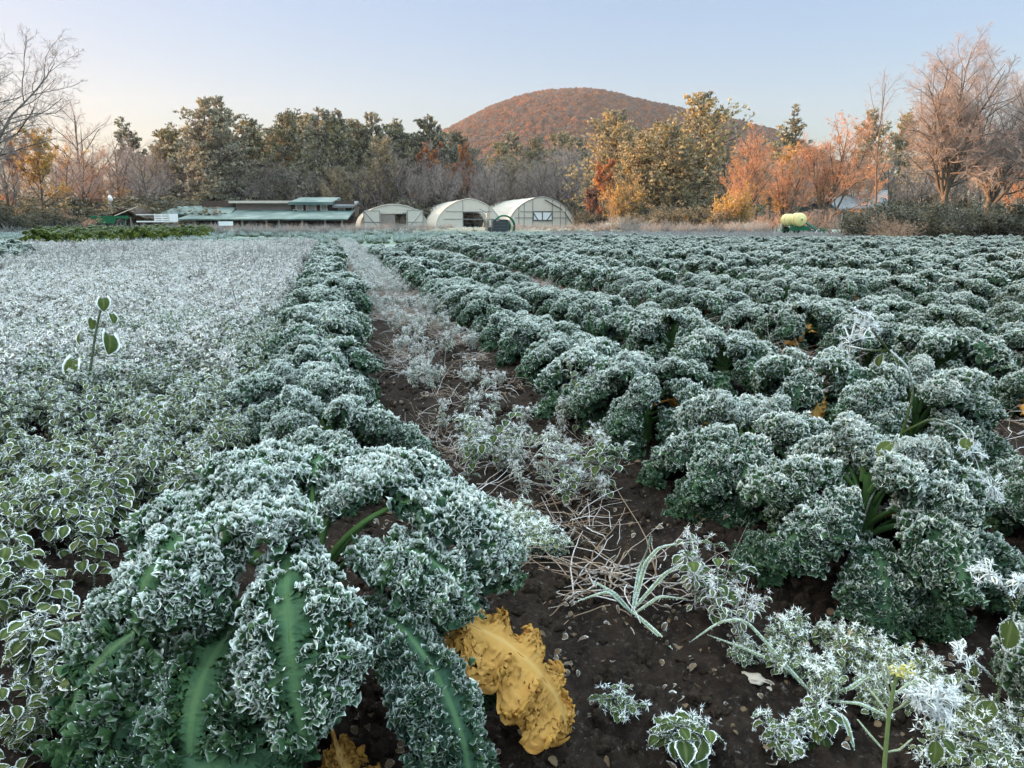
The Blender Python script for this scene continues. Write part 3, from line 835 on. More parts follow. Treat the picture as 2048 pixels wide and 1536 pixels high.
def rand_sector(rng, n, r0, r1, a0, a1):
    r = np.sqrt(rng.uniform(r0 ** 2, r1 ** 2, n)); a = np.radians(rng.uniform(a0, a1, n))
    return np.c_[r * np.sin(a), r * np.cos(a)]
def rowc(p): return p @ RX, p @ RD
def put(name, p, src, rng, label, s0=.8, s1=1.2, tilt=.15, dz=0.0):
    n = len(p)
    scatter(name, np.c_[p, hgt(p[:, 0], p[:, 1]) + dz], np.c_[rng.normal(0, tilt, (n, 2)), rng.uniform(0, 6.28, n)], rng.uniform(s0, s1, n),
            rng.integers(0, len(src), n), src, label)
# left weedy strip, near part: patchy, soil between
p = rand_sector(rw, 3600, .9, 6.5, -46, 4)
x, s = rowc(p)
dens = sstep(.42, .62, fbm(p[:, 0] * 1.6 + 3, p[:, 1] * 1.6, 3)) * .75 + .25 * sstep(3, 5, np.hypot(p[:, 0], p[:, 1])) + .12
keep = (x < -.34 - .12 * rw.random(len(x))) & (rw.random(len(x)) < dens)
put('near_weeds', p[keep], W_NEAR, rw, 'low frosted weeds covering the soil left of the kale row', .75, 1.2)
p = rand_sector(rw, 9500, 4.5, 30, -40, -8)
p = np.r_[p, rand_sector(rw, 2600, 4.0, 12, -42, -4)]
x, s = rowc(p)
keep = (x < -.5) & ~((p[:, 1] > 26.5) & (p[:, 0] < -9)) & (rw.random(len(x)) < .35 + .9 * sstep(.35, .6, fbm(p[:, 0] * .5, p[:, 1] * .5 + 8, 3)))
put('white_weeds', p[keep], W_FAR, rw, 'dense field of white frosted weeds', .6, 1.05)
W_MID = [weed_src(rw, M['weed'], H=rw.uniform(.16, .26), nb=4, leafL=rw.uniform(.03, .045), hi=0, tuft=1) for _ in range(5)]
p = rand_sector(rw, 3600, 4.2, 20, -41, -6); x, s = rowc(p)
keep = (x < -.5) & (rw.random(len(x)) < sstep(.46, .62, fbm(p[:, 0] * .7 + 20, p[:, 1] * .5 + 3, 3)) * sstep(22, 6, np.hypot(p[:, 0], p[:, 1])))
put('green_weeds', p[keep], W_MID, rw, 'patches of greener frosted weeds among the white ones', .7, 1.15)
W_DRY = []
for _ in range(5):
    mb = MB()
    for i in range(7):
        P = stem_path(rw, [*rw.normal(0, .07, 2), 0], [*rw.normal(0, .35, 2), 1], rw.uniform(.2, .45), k=6, wob=.16, up=-.02)
        tubes(mb, P, np.linspace(.0035, .0015, 6), 3, 0, frost=rw.uniform(.3, .8), tint=rw.random())
        for j in range(5):
            c = P[int(rw.integers(2, 6))] + rw.normal(0, .012, 3); tubes(mb, np.array([c, c + rw.normal(0, .03, 3)]), np.array([.003, .001]), 3, 0, frost=.7, tint=rw.random())
    W_DRY.append(bpy.data.objects.new('dry_weed_source', mb.mesh('dry_weed_source', [M['dry_weed']])))
p = rand_sector(rw, 1100, 5, 28, -40, -6); x, s = rowc(p)
put('dry_weed_stalks', p[(x < -.55) & (fbm(p[:, 0] * .4, p[:, 1] * .4 + 50, 2) > .42)], W_DRY, rw, 'thin brown dead stalks standing among the white weeds', .7, 1.2)
# paths between the rows
def path_pts(n, smax, lo, hi):
    q = np.c_[rw.uniform(lo, hi, n), np.sqrt(rw.uniform(.5, smax ** 2, n))]
    q = q[:, :1] * RX + q[:, 1:] * RD
    return q[(q[:, 1] > .7) & (np.abs(q[:, 0]) < q[:, 1] * .75 + .5)]
pp = path_pts(4500, 34, .32, 1.05)
ppn = fbm(pp[:, 0] * 2.2, pp[:, 1] * 2.2 + 40, 3)
dd = np.hypot(pp[:, 0], pp[:, 1])
put('path_straw', pp[(ppn > .36 + .2 * sstep(2.6, 1.5, dd)) & (dd > 1.35)], STRAW, rw, 'tangle of dry frosted stalks on the path', .45, 1.0)
pw = path_pts(2600, 34, .42, 1.0); dd = np.hypot(pw[:, 0], pw[:, 1]); nn_ = fbm(pw[:, 0] * 2 + 9, pw[:, 1] * 2, 3)
put('path_weeds', pw[(dd > 1.35) & (nn_ > .44 - .13 * sstep(4.5, 2.5, dd))], W_PATH, rw, 'low frosted weeds between dry stalks on the path', .55, 1.05)
pw = path_pts(1600, 3.2, .2, 1.15); nn_ = fbm(pw[:, 0] * 3 + 2, pw[:, 1] * 3, 3)
put('creeping_weeds', pw[nn_ > .62], W_LOW, rw, 'small creeping weeds dusted with frost on bare soil', .7, 1.2)
more = [path_pts(700, 26, a, a + .35) for a in (2.45, 2.75, 4.45, 4.75, 6.5)]
pq = np.concatenate(more)
put('row_straw', pq, STRAW, rw, 'dry frosted stalks lying between the farther rows', .7, 1.3)
# soil clods and little stones
def clod_src(rng):
    import bmesh
    bm = bmesh.new(); bmesh.ops.create_icosphere(bm, subdivisions=3, radius=.012)
    off = rng.uniform(0, 50, 3)
    for v in bm.verts:
        c = np.array(v.co) * 140
        n = float(fbm(np.array([c[0] + off[0]]), np.array([c[1] + c[2] * 1.7 + off[1]]), 3)[0])
        v.co *= .55 + .95 * n
        v.co.z *= .75
    me = bpy.data.meshes.new('clod_source'); bm.to_mesh(me); bm.free()
    me.polygons.foreach_set('use_smooth', [False] * len(me.polygons))
    return me
t = NT('soil_clod'); n1 = t.noise(120, 4, t.obj(), .7)
MSOIL = t.bsdf(t.mix(t.ss(.3, .7, n1), (.009, .0065, .0055), (.034, .024, .018)), .95, bump=n1, bs=.6, bd=.004, spec=.1)
CL = []
for _ in range(6):
    me = clod_src(rw); me.materials.append(MSOIL); CL.append(bpy.data.objects.new('clod_source', me))
pc = rand_sector(rw, 9000, .8, 5.5, -42, 42)
nn_ = fbm(pc[:, 0] * 4, pc[:, 1] * 4 + 11, 3)
pc = pc[nn_ > .45]
LIT = []
for _ in range(5):
    mb = MB()
    for i in range(4):
        blade_leaf(rw, mb, np.array([*rw.normal(0, .03, 2), .004]), [*rw.normal(0, 1, 2), rw.uniform(-.05, .3)], rw.uniform(.012, .03), rw.uniform(.004, .010), curl=rw.uniform(.4, 1.6), nu=5, nv=3, frost=rw.uniform(.3, .9), pet=.05)
    LIT.append(bpy.data.objects.new('litter_source', mb.mesh('litter_source', [M['litter']])))
pl = rand_sector(rw, 2600, .8, 6, -42, 42)
put('leaf_litter', pl, LIT, rw, 'shrivelled leaf scraps and crumbs lying on the soil', .6, 1.3, tilt=.3)
put('soil_clods', pc, CL, rw, 'crumbly dark clods of field soil', .3, 1.8, tilt=1.5)
# ================================================================== trees
def spawn(rng, P, Rad, nch, t0, t1, ang, asd, ratio, k, wob, up, rr, rend=.35, taper_t=.5, minr=.006):
    B, kp = P.shape[:2]
    seg = np.linalg.norm(np.diff(P, axis=1), axis=2); Lp = seg.sum(1)
    t = t0 + (t1 - t0) * (np.arange(nch)[None] + rng.random((B, nch))) / nch
    fi = t * (kp - 1); i0 = np.minimum(fi.astype(int), kp - 2); f = (fi - i0)[..., None]
    bi = np.arange(B)[:, None]
    pos = P[bi, i0] * (1 - f) + P[bi, i0 + 1] * f
    T = norm(P[bi, i0 + 1] - P[bi, i0])
    rp = Rad[bi, i0] * (1 - f[..., 0]) + Rad[bi, i0 + 1] * f[..., 0]
    phi = np.arange(nch)[None] * 2.4 + rng.uniform(0, 6.28, (B, 1)) + rng.normal(0, .4, (B, nch))
    ref = np.where(np.abs(T[..., 2:3]) > .85, np.array([1., 0, 0]), np.array([0, 0, 1.]))
    U = norm(np.cross(T, ref)); V = np.cross(T, U)
    A = np.radians(rng.normal(ang, asd, (B, nch)))[..., None]
    d = T * np.cos(A) + (U * np.cos(phi)[..., None] + V * np.sin(phi)[..., None]) * np.sin(A)
    d = norm(d + np.array([0, 0, up]))
    Lc = Lp[:, None] * ratio * (1 - taper_t * (t - t0) / (t1 - t0 + 1e-9)) * rng.uniform(.7, 1.3, (B, nch))
    pos, d, Lc, rp = pos.reshape(-1, 3), d.reshape(-1, 3), Lc.ravel(), rp.ravel()
    out = [pos]
    for j in range(k - 1):
        d = norm(d + rng.normal(0, wob, d.shape) + np.array([0, 0, up * .4])); pos = pos + d * (Lc / (k - 1))[:, None]; out.append(pos)
    Pc = np.stack(out, 1)
    r0 = np.maximum(np.minimum(rp * rr, Lc * .03 + .004), minr)
    Rc = np.maximum(r0[:, None] * np.linspace(1, rend, k)[None], minr * .8)
    return Pc, Rc

def trunk_line(rng, H, r, lean=.03, k=10, wob=.04):
    d = norm(np.array([rng.normal(0, lean), rng.normal(0, lean), 1.])); P = [np.array([0, 0, -.3])]
    for i in range(k - 1):
        d = norm(d + rng.normal(0, wob, 3) * [1, 1, .3] + [0, 0, .03]); P.append(P[-1] + d * (H + .3) / (k - 1))
    P = np.array(P)[None]
    return P, r * np.linspace(1.15, .2, k)[None]

t = NT('bark')
nb = t.noise(14, 4, t.obj(), .7)
M['bark'] = t.bsdf(t.mix(t.ss(.3, .75, nb), (.050, .040, .036), (.16, .135, .12)), .9, bump=nb, bs=.6, bd=.03, spec=.15)
t = NT('pale_bark'); nb = t.noise(6, 4, t.obj(), .7)
M['bark_pale'] = t.bsdf(t.mix(t.ss(.35, .7, nb), (.13, .11, .10), (.36, .33, .30)), .9, spec=.15)
def twig_mat(name, a, b):
    t = NT(name); rn = t.n('ObjectInfo').outputs['Random']
    c = t.mix(t.attr('tint'), a, b)
    c = t.mix(t.math('MULTIPLY', rn, .35), c, tuple(.7 * x for x in a))
    return t.bsdf(c, .9, spec=.1)
M['twig'] = twig_mat('frosted_twigs', (.20, .16, .15), (.46, .40, .39))
M['twig_red'] = twig_mat('reddish_twigs', (.32, .17, .11), (.58, .37, .26))
def foliage(name, stops, transl=.3, rnd=.25):
    t = NT(name); rn = t.n('ObjectInfo').outputs['Random']
    f = t.math('ADD', t.attr('tint'), t.math('MULTIPLY', t.math('SUBTRACT', rn, .5), rnd), True)
    c = t.ramp(f, stops)
    c = t.mix(t.attr('frost'), c, (.62, .60, .58))
    return t.bsdf(c, .8, transl=transl, spec=.1)
M['pine'] = foliage('pine_needles', [(0, (.035, .045, .02)), (.5, (.12, .12, .04)), (1, (.27, .23, .08))], .15)
M['pine_gold'] = foliage('golden_needles', [(0, (.05, .06, .022)), (.45, (.20, .16, .045)), (1, (.42, .31, .10))], .2)
M['pine_pale'] = foliage('pale_pine_needles', [(0, (.045, .052, .025)), (.5, (.15, .14, .06)), (1, (.32, .27, .12))], .15)
M['orange'] = foliage('orange_leaves', [(0, (.12, .035, .012)), (.45, (.32, .10, .02)), (1, (.52, .24, .04))])
M['yellow'] = foliage('yellow_leaves', [(0, (.16, .10, .02)), (.5, (.36, .21, .035)), (1, (.58, .38, .07))])
M['gold'] = foliage('pale_gold_leaves', [(0, (.13, .11, .06)), (.5, (.26, .20, .10)), (1, (.42, .32, .15))])
M['russet'] = foliage('russet_leaves', [(0, (.05, .018, .012)), (.5, (.13, .035, .018)), (1, (.30, .085, .025))])
M['brush'] = foliage('brush_leaves', [(0, (.028, .034, .018)), (.5, (.07, .07, .032)), (1, (.15, .11, .055))])
M['brush_frost'] = foliage('frosted_brush', [(0, (.10, .11, .09)), (.5, (.22, .23, .21)), (1, (.42, .43, .42))])

TREE = {}
def make_tree(name, trunk, crown, tm, cm):
    TREE[name] = (trunk.mesh('trunk', tm), crown.mesh('crown', cm))
def bare_tree(name, seed, H, r, L1, L2, L3, L4, twm, leaf=None, trunkmat='bark', stems=1, spread=.2, minr=.008, crown_t0=.28, fork=0.0):
    rng = np.random.default_rng(seed)
    tr, cr = MB(), MB()
    Ps, Rs = [], []
    for s in range(stems):
        P, Rd = trunk_line(rng, H * (1 if s == 0 else rng.uniform(.75, .98)), r * (1 if s == 0 else .75), lean=spread if stems > 1 else .03)
        Ps.append(P); Rs.append(Rd)
    P0, R0 = np.concatenate(Ps), np.concatenate(Rs)
    if fork:
        hf = H * fork; zz = np.linspace(-.3, hf * 1.06, 6)
        base = np.stack([.05 * np.sin(zz), .04 * np.cos(zz * .8), zz], -1)[None]
        tubes(tr, base, (r * 1.6 * np.linspace(1.25, .9, 6))[None], 10, 0, tint=.3)
        top = base[0, -1]; Ps = []
        for s in range(stems):
            a = s * 6.28 / stems + rng.normal(0, .35); t_ = rng.uniform(.25, .85) * (0.25 if s == 0 else 1)
            d = np.array([math.cos(a) * t_, math.sin(a) * t_, 1.]); p = top - [0, 0, rng.uniform(0, hf * .35)]; q = [p]; Lb = (H - hf) * rng.uniform(.72, 1.0)
            for j in range(9):
                d = norm(d + rng.normal(0, .10, 3) + [0, 0, .035]); p = p + d * Lb / 9; q.append(p)
            Ps.append(np.array(q))
        P0 = np.array(Ps); R0 = np.tile(r * np.linspace(.85, .12, 10), (stems, 1))
        crown_t0 = .12
    tubes(tr, P0, R0, 8, 0, tint=.3)
    P1, R1 = spawn(rng, P0, R0, *L1[:1], crown_t0, .97, *L1[1:4], 7, L1[4], L1[5], .62, minr=minr * 1.6)
    tubes(tr, P1, R1, 5, 0, tint=.4)
    P2, R2 = spawn(rng, P1, R1, L2[0], .2, 1, *L2[1:4], 5, L2[4], L2[5], .6, minr=minr * 1.2)
    tubes(cr, P2, R2, 4, 0, tint=.2)
    P3, R3 = spawn(rng, P2, R2, L3[0], .15, 1, *L3[1:4], 4, L3[4], L3[5], .6, minr=minr)
    tubes(cr, P3, R3, 3, 0, tint=.5)
    P4, R4 = spawn(rng, P3, R3, L4[0], .1, 1, *L4[1:4], 3, L4[4], L4[5], .6, minr=minr * .8)
    tubes(cr, P4, R4, 3, 0, tint=np.repeat(rng.uniform(.4, 1, len(P4)), 1))
    if leaf:
        mat, n, size, mode = leaf
        src = np.concatenate([P4.reshape(-1, 3), P3[:, 1:].reshape(-1, 3)])
        if mode == 'patch':
            w = fbm(src[:, 0] * .35 + 7, src[:, 2] * .35 + src[:, 1] * .3, 2) > .5
            src = src[w]
        k = rng.integers(0, len(src), n)
        C = src[k] + rng.normal(0, size * .5, (n, 3))
        if mode == 'droop': C[:, 2] -= np.abs(rng.normal(0, size * 1.6, n))
        tn = np.clip(fbm(C[:, 0] * .6 + 3, C[:, 2] * .6 + C[:, 1] * .5, 2) * 1.5 - .25 + rng.normal(0, .15, n), 0, 1)
        cards(cr, C, size, rng, .6, mat=1, tint=tn, frost=np.clip(rng.normal(.1, .15, n), 0, .6))
    make_tree(name, tr, cr, [M[trunkmat]], [M[twm], M[leaf[0]] if leaf else M[twm]])
#                 n, ang, sd, ratio, wob, up
def std(seed, name, H=14, r=.2, twm='twig', **k):
    bare_tree(name, seed, H, r, (15, 42, 9, .42, .09, .10), (8, 40, 10, .42, .12, .05), (6, 40, 12, .45, .14, .03), (5, 38, 14, .5, .15, .02), twm, **k)
for i in range(5): std(100 + i, f'bare{i}', H=13 + i % 3)
for i in range(3):   # wide tangle of upright twigs, several stems (orange in the sun)
    bare_tree(f'multi{i}', 130 + i, 9.5, .14, (11, 38, 10, .45, .12, .08), (9, 38, 10, .45, .14, .06), (7, 36, 12, .5, .15, .05), (5, 34, 12, .5, .15, .05),
              'twig_red', stems=4, spread=.28, leaf=('orange', 2600, .16, 'all') if i != 1 else ('yellow', 2200, .16, 'patch'), crown_t0=.18)
for i in range(2):   # tall vase-shaped shade trees
    bare_tree(f'vase{i}', 150 + i, 17, .22, (15, 42, 9, .46, .12, .03), (9, 38, 9, .48, .14, .03), (7, 40, 12, .5, .17, .02), (6, 40, 14, .55, .19, .01),
              'twig', stems=8, minr=.007, fork=.2)
bare_tree('syca', 171, 17, .2, (15, 46, 10, .5, .15, .09), (9, 42, 12, .45, .16, .06), (6, 42, 14, .45, .18, .04), (5, 40, 16, .5, .2, .03), 'twig', trunkmat='bark', stems=7, fork=.2)
std(180, 'willow0', H=12, r=.22, leaf=('gold', 7000, .24, 'droop'))
std(181, 'willow1', H=11, r=.22, leaf=('gold', 8000, .24, 'droop'))
std(182, 'orange0', H=12, leaf=('orange', 8000, .26, 'patch'))
std(183, 'yellow0', H=13, leaf=('yellow', 9000, .26, 'all'))
std(184, 'russet0', H=9, leaf=('russet', 9500, .26, 'all'))
std(185, 'russet1', H=10, leaf=('orange', 9500, .25, 'all'))
bare_tree('thin', 190, 15, .13, (12, 40, 9, .34, .10, .12), (7, 40, 10, .42, .12, .06), (5, 40, 12, .45, .14, .03), (4, 38, 14, .5, .15, .02), 'twig', crown_t0=.35)

def pine(name, seed, H, spread, dens=1.0, conic=.5, frost=.2, mat='pine'):
    """frosted pine: trunk, uneven whorls, upturned sprays of needles"""
    rng = np.random.default_rng(seed)
    tr, cr = MB(), MB()
    P, Rd = trunk_line(rng, H, .012 * H + .05, k=14)
    tubes(tr, P, Rd, 8, 0, tint=.3)
    nw = int(H / .5)
    Ps, Rs = [], []
    for w in range(nw):
        f = (w + rng.random() * .6) / nw
        if f < .10: continue
        z = f * H
        prof = spread * (conic * (1 - f) ** .68 + (1 - conic) * (1 - f ** 2.6) * .9) * H * .5 * (.45 + .55 * min(1, f / .2)) * (.8 + .35 * math.sin(w * 1.1 + seed)) + .10
        a0 = rng.uniform(0, 6.28)
        for b in range(int(rng.integers(4, 7))):
            if rng.random() < .10: continue
            a = a0 + b * 6.28 / 5.5 + rng.normal(0, .25); L = prof * rng.uniform(.55, 1.22)
            s = np.linspace(0, 1, 6)
            x = np.interp(z, P[0, :, 2], P[0, :, 0]); y = np.interp(z, P[0, :, 2], P[0, :, 1])
            rise = rng.uniform(-.14, .12) + .22 * f
            q = np.stack([x + np.cos(a) * L * s, y + np.sin(a) * L * s, z + L * (rise * s + .16 * s ** 2.5 - .10 * np.sin(s * 3.1))], -1)
            Ps.append(q); Rs.append(np.linspace(.035, .010, 6) * (.4 + .3 * L))
    P1, R1 = np.array(Ps), np.array(Rs)
    LB = np.linalg.norm(P1[:, -1] - P1[:, 0], axis=1)
    tubes(tr, P1, R1, 4, 0, tint=.3)
    P2, R2 = spawn(rng, P1, R1, 7, .25, 1, 48, 12, .34, 3, .12, .10, .6, minr=.006, taper_t=.55)
    tubes(cr, P2, R2, 3, 1, tint=.2)
    src = np.concatenate([P2[:, 1:].reshape(-1, 3), P2[:, 1], P1[:, 3:].reshape(-1, 3)])
    # needle sprays: narrow upturned blades
    wgt = np.concatenate([np.repeat(np.repeat(LB, 7), 2), np.repeat(LB, 7), np.repeat(LB, 3)]); sz = np.clip(wgt / 1.5, .38, 1.0)
    n = int(3.6 * dens * len(src)); pw_ = np.clip(wgt, .12, 2.2); k = rng.choice(len(src), n, p=pw_ / pw_.sum())
    C = src[k] + rng.normal(0, .10, (n, 3)) * [1, 1, .5] * sz[k][:, None]
    out = norm(C * [1, 1, 0]) * .6 + [0, 0, .75]
    d = norm(out + rng.normal(0, .45, (n, 3))); side = norm(np.cross(d, rng.normal(0, 1, (n, 3))))
    Ln = rng.uniform(.26, .55, (n, 1)) * sz[k][:, None]; wd = Ln * rng.uniform(.18, .34, (n, 1))
    v = np.stack([C, C + d * Ln * .5 - side * wd, C + d * Ln, C + d * Ln * .5 + side * wd], 1).reshape(-1, 3)
    tn = np.clip(.5 + 1.3 * (fbm(C[:, 0] * .5 + 9, C[:, 2] * .5 + C[:, 1] * .4, 3) - .5) + rng.normal(0, .18, n), 0, 1)
    cr.add(v, np.arange(4 * n).reshape(-1, 4), mat=0, tint=np.repeat(tn, 4), frost=np.repeat(np.clip(rng.normal(frost, .16, n), 0, .8), 4))
    make_tree(name, tr, cr, [M['bark']], [M[mat], M['bark']])
pine('pine0', 201, 20, .70, 1.2, .88)
pine('pine1', 202, 20, .74, 1.25, .80)
pine('pine2', 203, 18, .58, 1.1, .85)
pine('pine3', 204, 21, .82, 1.35, .78, frost=.28)
pine('pine4', 206, 20, 1.15, 1.5, .45, frost=.22, mat='pine_gold')
pine('pine5', 207, 19, 1.0, 1.5, .6, frost=.22, mat='pine_gold')
pine('pine6', 208, 21, .92, 1.5, .75, frost=.34, mat='pine_pale')
pine('spruce', 205, 17, .50, 1.0, .95)

def bush(name, seed, w, h, mat, n=5000, size=.13, twm='twig'):
    rng = np.random.default_rng(seed); tr, cr = MB(), MB()
    B = 26
    a = rng.uniform(0, 6.28, B)
    Ps = []
    for i in range(B):
        P = stem_path(rng, [rng.normal(0, w * .16), rng.normal(0, w * .16), -.1], [math.cos(a[i]) * w * .5, math.sin(a[i]) * w * .5, h], h * rng.uniform(.6, 1.05), k=6, wob=.15, up=.02)
        Ps.append(P)
    P1 = np.array(Ps); R1 = np.tile(np.linspace(.022, .007, 6), (B, 1))
    tubes(tr, P1, R1, 4, 0)
    P2, R2 = spawn(rng, P1, R1, 9, .2, 1, 42, 12, .45, 4, .16, .04, .6, minr=.005)
    tubes(cr, P2, R2, 3, 0, tint=.5)
    P3, R3 = spawn(rng, P2, R2, 5, .1, 1, 42, 14, .5, 3, .18, .0, .6, minr=.004)
    tubes(cr, P3, R3, 3, 0, tint=.7)
    src = np.concatenate([P3.reshape(-1, 3), P2.reshape(-1, 3)])
    k = rng.integers(0, len(src), n); C = src[k] + rng.normal(0, size * .6, (n, 3)); C[:, 2] = np.abs(C[:, 2])
    tn = np.clip(.5 + 1.4 * (fbm(C[:, 0] * 1.4 + 9, C[:, 2] * 1.4 + C[:, 1], 3) - .5) + rng.normal(0, .15, n), 0, 1)
    cards(cr, C, size, rng, .55, mat=1, tint=tn, frost=np.clip(rng.normal(.08, .12, n), 0, .6))
    TREE[name] = (tr.mesh('stems', [M['bark']]), cr.mesh('foliage', [M[twm], M[mat]]))
bush('brush0', 301, 3.2, 2.1, 'brush', 7000)
bush('brush1', 302, 2.6, 1.9, 'brush', 6000)
bush('frostbush', 303, 2.4, 1.6, 'brush_frost', 7000, .09)
bush('twigbush', 304, 2.2, 1.7, 'brush_frost', 900, .06, 'twig_red')
bush('yellowbush', 305, 2.4, 2.6, 'yellow', 5000, .15)

def plant_tree(kind, px, top, Y, label, name, cat='tree', group=None, base=None, rz=None, wide=1.0, rng=np.random.default_rng(4), x=None):
    """stand a tree of this kind at distance Y below photo column px, as tall as photo row top asks"""
    tr, cr = TREE[kind]
    X = at(px, 430, Y)[0] if x is None else x
    z0 = float(hgt(X, Y))
    H0 = max(v.co.z for v in cr.vertices) if kind not in TH else TH[kind]
    TH[kind] = H0
    z1 = at(px, top, Y)[2] if top is not None else 14
    s = (z1 - z0) / H0
    o = empty(name, (X, Y, z0), rng.uniform(0, 6.28) if rz is None else rz)
    o.scale = (s * wide, s * wide, s)
    parts = ('trunk', 'crown') if cat == 'tree' else ('stems', 'foliage')
    inst(parts[0], tr, o); inst(parts[1], cr, o)
    return tag(o, label, cat, group)
TH = {}
T = plant_tree
rt0 = np.random.default_rng(70)
P_ = 'pines along the edge of the wood'
B_ = 'bare grey trees of the wood'
# --- left edge
T('syca', -25, 12, 52, 'tall bare tree with spreading pale branches at the left edge', 'bare_tree', wide=1.15, rz=.6)
T('bare1', 165, 196, 105, 'pale bare tree rising above the yellow tree into the bright sky', 'bare_tree', wide=1.2)
T('yellow0', 88, 250, 66, 'yellow-leaved tree glowing low sunlit at the left of the field', 'yellow_tree', wide=.9)
T('orange0', 30, 262, 74, 'orange-tinged thin tree behind the tall bare tree at the left edge', 'orange_tree', wide=.9)
T('bare0', 18, 290, 60, 'short dark bare tree beside the yellow-leaved tree', 'bare_tree', wide=.8)
for px, top, Y, k in [(170, 285, 88, 'bare2'), (205, 268, 92, 'multi1'), (250, 262, 95, 'bare3'), (300, 290, 92, 'bare0'), (132, 300, 85, 'bare4')]:
    T(k, px, top, Y, 'pink-grey twiggy tree in the hazy stand right of the yellow tree', 'bare_tree', group='hazy pink trees', wide=1.25)
# --- pines, left to right
for px, top, Y, k, w, lab in [
    (281, 234, 118, 'pine2', .85, 'thin-topped pine standing alone left of the paired pines'),
    (336, 248, 114, 'pine1', .9, 'small pine between the thin-topped pine and the paired pines'),
    (424, 196, 112, 'pine6', .95, 'taller-left pine of the sunlit pair behind the dark shed'),
    (456, 194, 114, 'pine6', .9, 'right pine of the sunlit pair behind the long green roof'),
    (508, 230, 118, 'pine1', .9, 'pine just right of the sunlit pair'),
    (545, 240, 122, 'pine2', .9, None), (572, 213, 118, 'pine0', .85, None), (606, 228, 124, 'pine1', .9, None),
    (640, 212, 116, 'pine3', .85, 'broad dark pine above the barn tower'), (668, 216, 122, 'pine0', .8, None), (696, 224, 118, 'pine1', .85, None),
    (745, 222, 126, 'pine3', .8, None), (772, 236, 128, 'pine1', .8, None), (800, 238, 130, 'pine2', .8, None), (850, 228, 126, 'pine0', .8, None),
    (875, 240, 128, 'pine3', .8, None), (905, 252, 132, 'pine1', .8, None), (932, 268, 134, 'pine2', .9, None),
    (720, 262, 130, 'pine2', 1., None), (824, 252, 134, 'pine1', 1., None), (480, 262, 128, 'pine2', 1., None), (580, 255, 132, 'pine3', 1., None),
    (575, 335, 112, 'spruce', 1.5, 'low dark evergreen just behind the barn roof'),
    (985, 275, 170, 'pine1', .9, None), (1022, 262, 175, 'pine3', .9, None), (1060, 268, 170, 'pine0', .9, None), (1095, 258, 178, 'pine1', .9, None), (1130, 262, 170, 'pine3', .9, None), (1160, 268, 165, 'pine0', .9, None)]:
    T(k, px, top, Y, lab or ('dark pine in the crowded row behind the barn and willow' if px < 960 else 'sunlit pine at the foot of the orange hill'),
      'pine_tree', group=P_ if px < 960 else 'pines below the hill', wide=w * 1.08)
for i, px in enumerate(np.arange(340, 985, 25)):
    T(f'pine{i % 4}', px + rt0.normal(0, 8), np.interp(px, [345, 480, 700, 985], [262, 240, 236, 278]) + rt0.normal(0, 13), 127 + rt0.uniform(-3, 9), 'dark pine in the crowded row behind the barn and willow', 'pine_tree', group=P_, wide=1.25)
# --- right pines
for px, top, Y, k, w, lab in [(1228, 212, 98, 'pine5', 1.0, 'golden pine left of the two tallest golden pines'), (1292, 242, 92, 'pine4', .95, 'shorter golden pine squeezed between two taller golden pines'),
                              (1392, 174, 88, 'pine4', .95, 'tallest golden pine, dense and sunlit beside the orange trees'), (1345, 240, 84, 'pine5', 1.0, 'golden pine in front of the tallest golden pine'),
                              (1262, 262, 86, 'pine4', .9, 'low golden pine behind the red-leaved tree'),
                              (1548, 204, 122, 'spruce', 1.0, 'slim spruce poking above the orange trees'), (1735, 214, 118, 'pine3', .8, 'dusky pine behind the leaning thin tree'), (1782, 212, 120, 'pine1', .8, 'dusky pine just left of the great bare tree'),
                              (1850, 232, 112, 'pine3', .9, 'dusky pine behind the trunk of the great bare tree'), (1930, 250, 112, 'pine1', 1., 'dusky pine behind the second great bare tree'), (2010, 262, 108, 'pine3', 1., 'dusky pine near the right edge behind bare branches')]:
    T(k, px, top, Y, lab, 'pine_tree', wide=w)
# --- coloured trees
T('willow1', 752, 268, 112, 'rounded pale gold willow behind the smallest greenhouse', 'willow_tree', wide=1.15)
T('willow0', 690, 330, 110, 'lower pale willow left of the rounded gold willow', 'willow_tree', wide=1.1)
T('orange0', 868, 276, 118, 'tree with a bright orange top above the middle greenhouse', 'orange_tree', wide=.9)
T('russet1', 936, 282, 116, 'narrow orange-brown tree right of the bright orange top', 'russet_tree', wide=.5)
T('willow1', 1020, 310, 120, 'drooping grey-gold willow behind the right greenhouse', 'willow_tree', wide=1.3)
T('willow0', 1075, 322, 118, 'second drooping grey-gold willow, above the right greenhouse ridge', 'willow_tree', wide=1.2)
T('russet1', 1208, 316, 84, 'bright red-orange tree beside the golden pines', 'russet_tree', wide=.85)
T('russet0', 1190, 368, 80, 'dark russet tree right of the big greenhouse', 'russet_tree', wide=1.0)
T('yellowbush', 1250, 340, 78, 'tall yellow shrub at the foot of the golden pines', 'shrub', cat='shrub', wide=.6)
T('yellowbush', 1466, 360, 66, 'yellow shrub below the left orange twiggy tree', 'shrub', cat='shrub', wide=.7)
T('multi0', 1482, 248, 72, 'orange twiggy tree with many stems right of the golden pines', 'orange_tree', wide=1.0)
T('multi1', 1570, 262, 76, 'orange and yellow twiggy tree above the sprayer tanks', 'orange_tree', wide=1.0)
T('multi2', 1652, 212, 70, 'broad orange twiggy tree with splayed trunks right of the sprayer', 'orange_tree', wide=1.15)
T('multi0', 1720, 300, 84, 'low pinkish twiggy tree above the grey house roof', 'bare_tree', wide=1.2)
T('multi1', 2052, 250, 62, 'pink-orange twiggy tree cut by the right edge', 'orange_tree', wide=.8)
T('thin', 1750, 128, 60, 'thin leaning bare tree left of the great bare tree', 'bare_tree', wide=.9)
